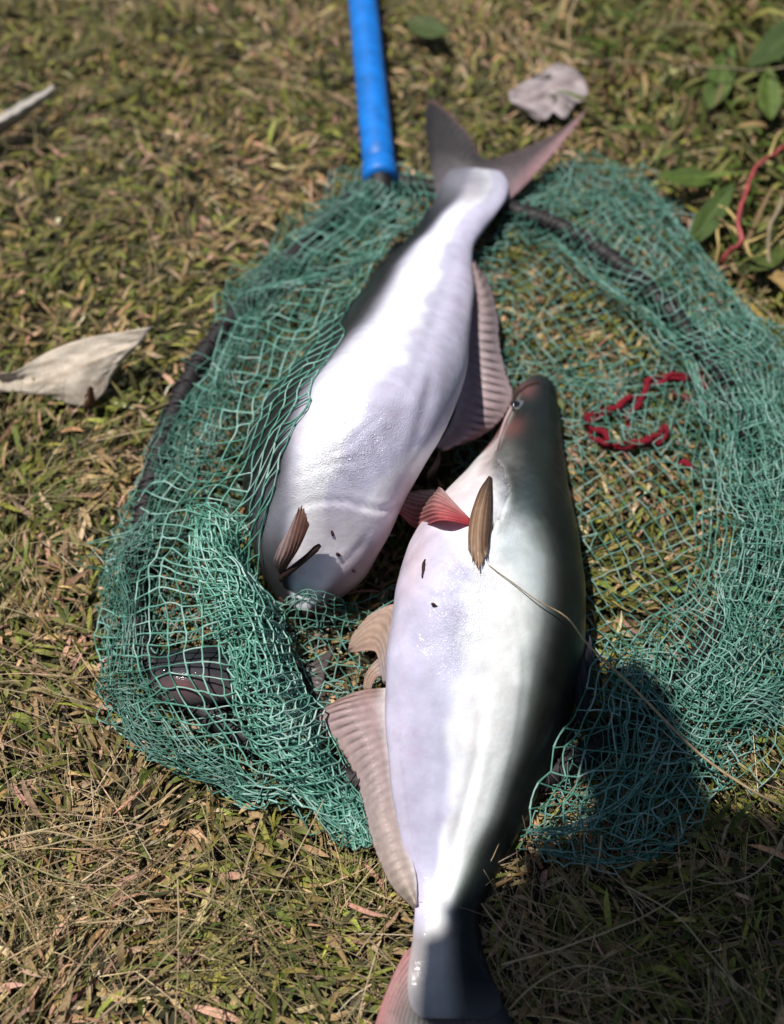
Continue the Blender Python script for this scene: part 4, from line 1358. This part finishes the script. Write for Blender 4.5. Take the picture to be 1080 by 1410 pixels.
# brown torn tip of that leaf stands beside it
leaf_obj('leaf_scrap', [[(115, 562, .010), (118, 545, .022), (122, 533, .034)], [(124, 562, .010), (125, 546, .024), (125, 532, .036)], [(134, 560, .008), (131, 548, .020), (128, 534, .032)]],
         flatc((0.17, 0.09, 0.06)), 'small brown leaf scrap standing at the edge of the big pale leaf', 'leaf', nu=10, nv=10)
leaf_obj('dry_leaf',
         [[(-40, 182, .03), (0, 158, .030), (35, 138, .034), (76, 117, .034)], [(-40, 195, .04), (0, 170, .040), (38, 148, .044), (75, 123, .038)], [(-35, 208, .02), (2, 184, .018), (38, 160, .022), (72, 130, .030)]],
         flatc((0.50, 0.46, 0.42)), 'narrow pale rolled dry leaf lying in the grass above the big leaf', 'leaf', nu=12, nv=18)
leaf_obj('dry_leaf',
         [[(700, 128, .026), (706, 122, .030), (722, 113, .030), (741, 103, .026), (757, 93, .032), (768, 86, .026)],
          [(703, 139, .028), (720, 133, .024), (738, 124, .032), (755, 112, .026), (778, 104, .032), (797, 99, .024)],
          [(717, 150, .022), (734, 146, .030), (752, 138, .024), (772, 130, .032), (790, 120, .026), (809, 122, .030)],
          [(737, 163, .022), (752, 166, .022), (762, 155, .026), (778, 164, .024), (792, 144, .024), (806, 140, .022)]]
         ,
         flatc((0.40, 0.34, 0.35), (0.18, 0.12, 0.11), 0.6, 5), 'crumpled grey dry leaf behind the forked tail', 'leaf', nu=28, nv=22, vein=0.0004)
# green weed leaves at the right
GREEN = 'green weed leaves beyond the net'
def weed(ax, ay, bx, by, w, z0, z1, c, label):
    dx, dy = bx - ax, by - ay
    L_ = math.hypot(dx, dy); nx, ny = -dy / L_ * w / 2, dx / L_ * w / 2
    rays = []
    for s_ in (-1, -0.5, 0, 0.5, 1):
        rays.append([(ax + nx * s_ * p + dx * t_, ay + ny * s_ * p + dy * t_, z0 + (z1 - z0) * t_ + 0.004 * abs(s_) * p)
                     for t_, p in ((0, .08), (.2, .75), (.45, 1.0), (.75, .7), (1, .04))])
    return leaf_obj('weed_leaf', rays, flatc(c, tuple(min(1, x * 1.7) for x in c), .5, int(ax)), label, 'leaf', GREEN, nu=14, nv=16, vein=0.0003)
weed(985, 247, 906, 240, 27, .030, .034, (0.075, 0.12, 0.022), 'flat green weed leaf just beyond the net edge')
weed(950, 338, 1012, 250, 34, .020, .040, (0.06, 0.10, 0.022), 'upright green weed leaf beside the red stem')
weed(1120, 20, 1030, 92, 44, .05, .03, (0.05, 0.085, 0.02), 'dark green weed leaf by the thin twig')
weed(1062, 165, 1058, 90, 34, .03, .045, (0.10, 0.15, 0.03), 'short light green weed leaf under the twig')
weed(975, 150, 1010, 60, 40, .02, .03, (0.085, 0.13, 0.03), 'broad green weed leaf behind the twig')
weed(560, 30, 620, 45, 30, .02, .03, (0.07, 0.10, 0.03), 'green weed leaf in the grass beside the blue pole')
weed(1085, 340, 1030, 372, 30, .02, .03, (0.08, 0.11, 0.025), 'low green weed leaf under the red stem')
leaf_obj('dry_leaf', [[(1052, 378, .016), (1066, 388, .026), (1080, 402, .022), (1096, 424, .020)], [(1060, 374, .020), (1074, 384, .024), (1089, 398, .024), (1104, 418, .020)],
                      [(1068, 371, .022), (1083, 378, .030), (1098, 390, .026), (1112, 410, .020)]],
         flatc((0.36, 0.24, 0.09), (0.2, 0.12, 0.05), .6), 'yellow brown dry leaf at the net edge below the red stem', 'leaf', nu=14, nv=16, vein=0.0005)
leaf_obj('dry_leaf', [[(1016, 414, .020), (1032, 424, .024), (1052, 446, .022)], [(1022, 410, .024), (1038, 420, .027), (1058, 442, .024)]],
         flatc((0.36, 0.26, 0.07)), 'thin yellow leaf strip caught at the net edge', 'leaf', nu=8, nv=12)


def stalk(name, pts, r0, r1, mat, label, cat, group=None, n=40, wob=0.0006, sides=6):
    P = resample(Gs(pts), n)
    P = P + wob * Noise(0.03, abs(int(pts[0][0])) + 7)(P)
    V, F = tube_geo(P, np.linspace(r0, r1, n), sides)
    o = mesh_obj(name, V, F, mat)
    tag(o, label, cat, group)
    return o


M_REDSTEM = plain_mat('red_stem', (0.30, 0.055, 0.055), 0.5, 0.4, 0.0, 0.4, 90)
M_YROOT = plain_mat('yellow_root', (0.48, 0.36, 0.14), 0.6, 0.3, 0.0, 0.3, 90)
M_GSTEM = plain_mat('grey_stem', (0.22, 0.18, 0.11), 0.7, 0.3, 0.0, 0.4, 90)
def plant():
    root = empty('creeping_weed', tuple(G(1020, 338, 0.0)))
    def br(nm, pts, r0, r1, mat):
        P = resample(Gs(pts), 30)
        P = P + 0.0008 * Noise(0.03, abs(int(pts[-1][0])))(P)
        V, F = tube_geo(P, np.linspace(r0, r1, 30), 7)
        mesh_obj(nm, V, F, mat, root)
    br('stem', [(995, 362, .012), (1006, 345, .024), (1021, 334, .034), (1016, 305, .040), (1024, 270, .042), (1040, 232, .044), (1062, 215, .04), (1095, 196, .03)], .0028, .0018, M_REDSTEM)
    for pts in ([(1021, 334, .034), (1010, 315, .036), (988, 312, .03), (970, 330, .02), (966, 340, .01)],
                [(1022, 335, .034), (1040, 330, .034), (1066, 318, .03), (1090, 300, .02)],
                [(1026, 336, .034), (1034, 352, .03), (1052, 348, .03), (1070, 330, .03), (1095, 305, .03)],
                [(1015, 308, .038), (1000, 288, .036), (984, 280, .03), (982, 262, .02)],
                [(988, 314, .03), (990, 340, .024), (986, 362, .014)],
                [(1062, 215, .04), (1068, 190, .045), (1085, 178, .04)]):
        br('rootlet', pts, .0016, .0008, M_YROOT)
    tag(root, 'creeping weed with red stem and yellow rootlets beside the net', 'weed')
plant()
stalk('straw', [(1095, 240, .03), (1066, 300, .04), (1056, 345, .03), (1068, 385, .02)], .0028, .0022, M_GSTEM, 'flat grey brown stem curving past the red stemmed weed', 'stem')
stalk('twig', [(690, 34, .03), (712, 60, .03), (730, 88, .03), (734, 104, .03)], .0016, .0011, M_GSTEM, 'thin grey twig leading to the crumpled grey leaf', 'twig')
stalk('twig', [(1100, 92, .04), (1040, 97, .045), (960, 92, .04), (850, 84, .03), (830, 80, .02)], .0014, .0009, M_GSTEM, 'thin brown twig lying across the green weed leaves', 'twig')
stalk('straw', [(797, -10, .03), (786, 22, .035), (783, 55, .03)], .0018, .0012, M_STALK, 'short pale stem in the grass beyond the grey leaf', 'stem')


def over_straw():
    pts = [(672, 778), (684, 788), (700, 800), (735, 828), (768, 852)]
    P = [on_body(bv2, x, y, o_, 0.06) for (x, y), o_ in zip(pts, (.001, .0015, .002, .004, .008))]
    P += [G(812, 890, P[-1][2] - .004), G(870, 945, .066), G(960, 1035, .046), G(1030, 1085, .034), G(1085, 1114, .026), G(1150, 1150, .014)]
    P = resample(np.array(P), 90)
    V, F = tube_geo(P, np.interp(np.linspace(0, 1, 90), [0, .15, .5, 1], [.0003, .0005, .0010, .0009]), 7)
    o = mesh_obj('straw', V, F, M_STALK)
    tag(o, 'long tan straw lying across the dark back of the fish', 'straw')
over_straw()

# long dry stalks over the grass at the lower left
DS = 'dry grass stalks lying on the lawn'
for pts, lb in (([(0, 1180, .02), (80, 1160, .03), (165, 1140, .036), (255, 1078, .03)], 'pale straight dry stalk pointing to the lower edge of the net'),
                ([(-20, 1165, .02), (60, 1145, .03), (150, 1155, .034), (270, 1105, .03), (290, 1098, .02)], 'long bent dry stalk beside the pale straight one'),
                ([(120, 1270, .02), (170, 1268, .026), (205, 1262, .02)], 'short whitish broken stalk below the long bent stalk'),
                ([(245, 1210, .02), (246, 1290, .03), (244, 1380, .02), (240, 1430, .02)], 'upright thin tan stalk crossing the grass below the net'),
                ([(140, 1400, .02), (210, 1340, .03), (275, 1260, .03), (310, 1200, .02)], 'slanting tan stalk crossing the upright one'),
                ([(690, 1330, .03), (770, 1305, .036), (870, 1270, .04), (950, 1225, .03)], 'long grey stalk in the shade beside the lower tail'),
                ([(860, 1220, .02), (930, 1260, .03), (1010, 1350, .036), (1080, 1400, .03)], 'thin stalk in deep shade slanting away from the net'),
                ([(1090, 1130, .03), (1060, 1185, .034), (1010, 1215, .03), (960, 1212, .02)], 'curved stalk bowing through the shaded grass'),
                ([(700, 1390, .02), (745, 1350, .03), (800, 1330, .03), (850, 1338, .02)], 'short curved stalk beside the sunlit gap'),
                ([(660, 1240, .02), (700, 1290, .03), (735, 1305, .03)], 'short pale stalk lying against the shaded flank')):
    stalk('dry_stalk', pts, .0007, .0004, M_STALK, lb, 'stalk', DS, wob=0.0003)


def red_cord():
    pts = [(918, 594, .014), (902, 606, .017), (862, 613, .017), (828, 606, .016), (812, 582, .016), (832, 567, .017), (856, 561, .017),
           (874, 553, .015), (886, 540, .017), (897, 524, .018), (916, 520, .018), (940, 524, .018), (960, 514, .017), (966, 530, .016), (978, 560, .013)]
    P = resample(Gs(pts), 130)
    P = P + 0.0016 * Noise(0.02, 4)(P)
    parts = []
    T = np.gradient(P, axis=0); T /= np.linalg.norm(T, axis=1, keepdims=True)
    N = np.cross(T, [0, 0, 1.0]); N /= np.linalg.norm(N, axis=1, keepdims=True)
    B = np.cross(N, T)
    root = empty('red_cord', tuple(P[65] * [1, 1, 0]))
    w = 1 + 0.35 * Noise(0.03, 8, out=1)(P)[:, :1]
    for k in range(4):
        a = np.linspace(0, 17 + 3 * k, 130) + k * 1.6
        Q = P + 0.0030 * w * (N * np.cos(a)[:, None] + B * np.sin(a)[:, None])
        V, F = tube_geo(Q, 0.0021 * w[:, 0].clip(.5, 1.5), 7)
        mesh_obj('strand', V, F, M_RED, root)
    tag(root, 'crimson twisted cloth cord looped under the green mesh', 'cord')
    for k, (pts, lb) in enumerate([([(864, 560, .012), (863, 574, .013), (872, 592, .011)], 'short red cord scrap inside the loop of the crimson cord'),
                                   ([(922, 538, .011), (940, 546, .013), (958, 556, .012), (984, 572, .010)], 'red cord tail trailing from the crimson loop'),
                                   ([(932, 640, .014), (945, 636, .018), (958, 646, .014)], 'small crimson scrap in the mesh below the cord')]):
        P = resample(Gs(pts), 24) + 0.001 * Noise(0.01, k + 3)(resample(Gs(pts), 24))
        V, F = tube_geo(P, 0.0032 * np.sin(np.linspace(0.4, np.pi - 0.4, 24)), 8, 0.8)
        tag(mesh_obj('cord_scrap', V, F, M_RED), lb, 'cord')
red_cord()

# dirt on the fish
def speck(bv, pts, r, label):
    P = np.array([on_body(bv, x, y, 0.0005) for x, y in pts])
    P = resample(P, 8) + rng.normal(0, 0.00025, (8, 3))
    V, F = tube_geo(P, r * np.sin(np.linspace(0.5, np.pi - 0.5, 8)) * rng.uniform(0.8, 1.2, 8), 6)
    tag(mesh_obj('dirt_fleck', V, F, M_DIRT), label, 'dirt')
speck(bv1, [(457, 730), (459, 737)], 0.0010, 'curved black fleck in the fin shadow on the pale throat')
speck(bv1, [(463, 761), (468, 765)], 0.0013, 'round black fleck near the barbel on the pale jaw')
speck(bv1, [(485, 784), (489, 787)], 0.0010, 'tiny brown fleck near the jaw edge of the belly-up fish')
speck(bv2, [(586, 770), (584, 783), (582, 796)], 0.0012, 'brown splinter stuck to the pink belly below the fanned fin')
speck(bv2, [(595, 832), (602, 835)], 0.0013, 'small dark fleck on the crinkled belly of the side-lying fish')


# ------------------------------------------------------------------ unseen plant added to cast the shade at the lower right
def shade_plant():
    base = np.array([1.05, -0.85, 0.0])
    root = empty('unseen_shade_plant', tuple(base))
    n = 24
    P = base + np.column_stack([0.02 * np.sin(np.linspace(0, 2, n)), 0.02 * np.cos(np.linspace(0, 3, n)), np.linspace(-0.02, 1.15, n)])
    V, F = tube_geo(P, np.linspace(0.075, 0.035, n), 14)
    mesh_obj('stem', V, F, M_BARK, root)
    top = P[-1]

    def leaf(shadow_px, h, w, seed):
        """a broad blade along a spine; its place is given by where its shade falls"""
        sh = Gs(shadow_px, 0.0)
        hs = np.linspace(h[0], h[1], len(sh))
        Q = np.array([p + SUN_DIR * (z / SUN_DIR[2]) for p, z in zip(sh, hs)])
        S = resample(Q, 40)
        T = np.gradient(S, axis=0); T /= np.linalg.norm(T, axis=1, keepdims=True)
        N = np.cross(T, [0, 0, 1.0]); N /= np.linalg.norm(N, axis=1, keepdims=True)
        t = np.linspace(0, 1, 40)
        r_ = np.random.default_rng(seed)
        wp = w * np.clip(np.sin(np.pi * (t * 0.93 + 0.05)) ** 0.45, 0.05, 1) * (1 + 0.06 * r_.normal(size=40))
        cols = []
        for s_ in np.linspace(-1, 1, 11):
            cols.append(S + N * (wp * s_)[:, None] + np.array([0, 0, 1.0]) * (-0.05 * abs(s_) ** 1.5 + 0.003 * np.cos(t * 70))[:, None])
        A = np.stack(cols, 1)
        C = np.tile([(0.07, 0.13, 0.025)], (440, 1)) * (1 + 0.15 * r_.normal(size=(440, 1)))
        lf = mesh_obj('leaf', A.reshape(-1, 3), [tuple(f) for f in grid_faces(40, 11)], M_LEAF, root, C)
        md = lf.modifiers.new('thickness', 'SOLIDIFY'); md.thickness = 0.001
        pet = np.array([top, top * 0.6 + S[0] * 0.4 + [0, 0, .1], S[0] * 0.8 + top * 0.2 + [0, 0, .06], S[0], S[12], S[39]])
        V, F = tube_geo(resample(pet, 40), np.linspace(0.016, 0.003, 40), 8)
        mesh_obj('midrib', V, F, M_BARK, lf)

    leaf([(1150, 1205), (960, 1245), (800, 1330), (665, 1470)], (1.32, 1.20), 0.058, 1)
    leaf([(1190, 1330), (1050, 1375), (950, 1430), (880, 1520)], (1.36, 1.30), 0.072, 2)
    leaf([(990, 1200), (930, 1120), (905, 1040), (892, 945)], (1.22, 1.16), 0.042, 3)
    leaf([(1250, 1420), (1120, 1440), (1000, 1500), (900, 1580)], (1.40, 1.36), 0.08, 4)
    leaf([(1250, 1210), (1150, 1240), (1060, 1270), (940, 1330)], (1.46, 1.42), 0.055, 5)
    tag(root, 'added out-of-frame plant, its blades placed to shade the fish tail', 'plant')
shade_plant()
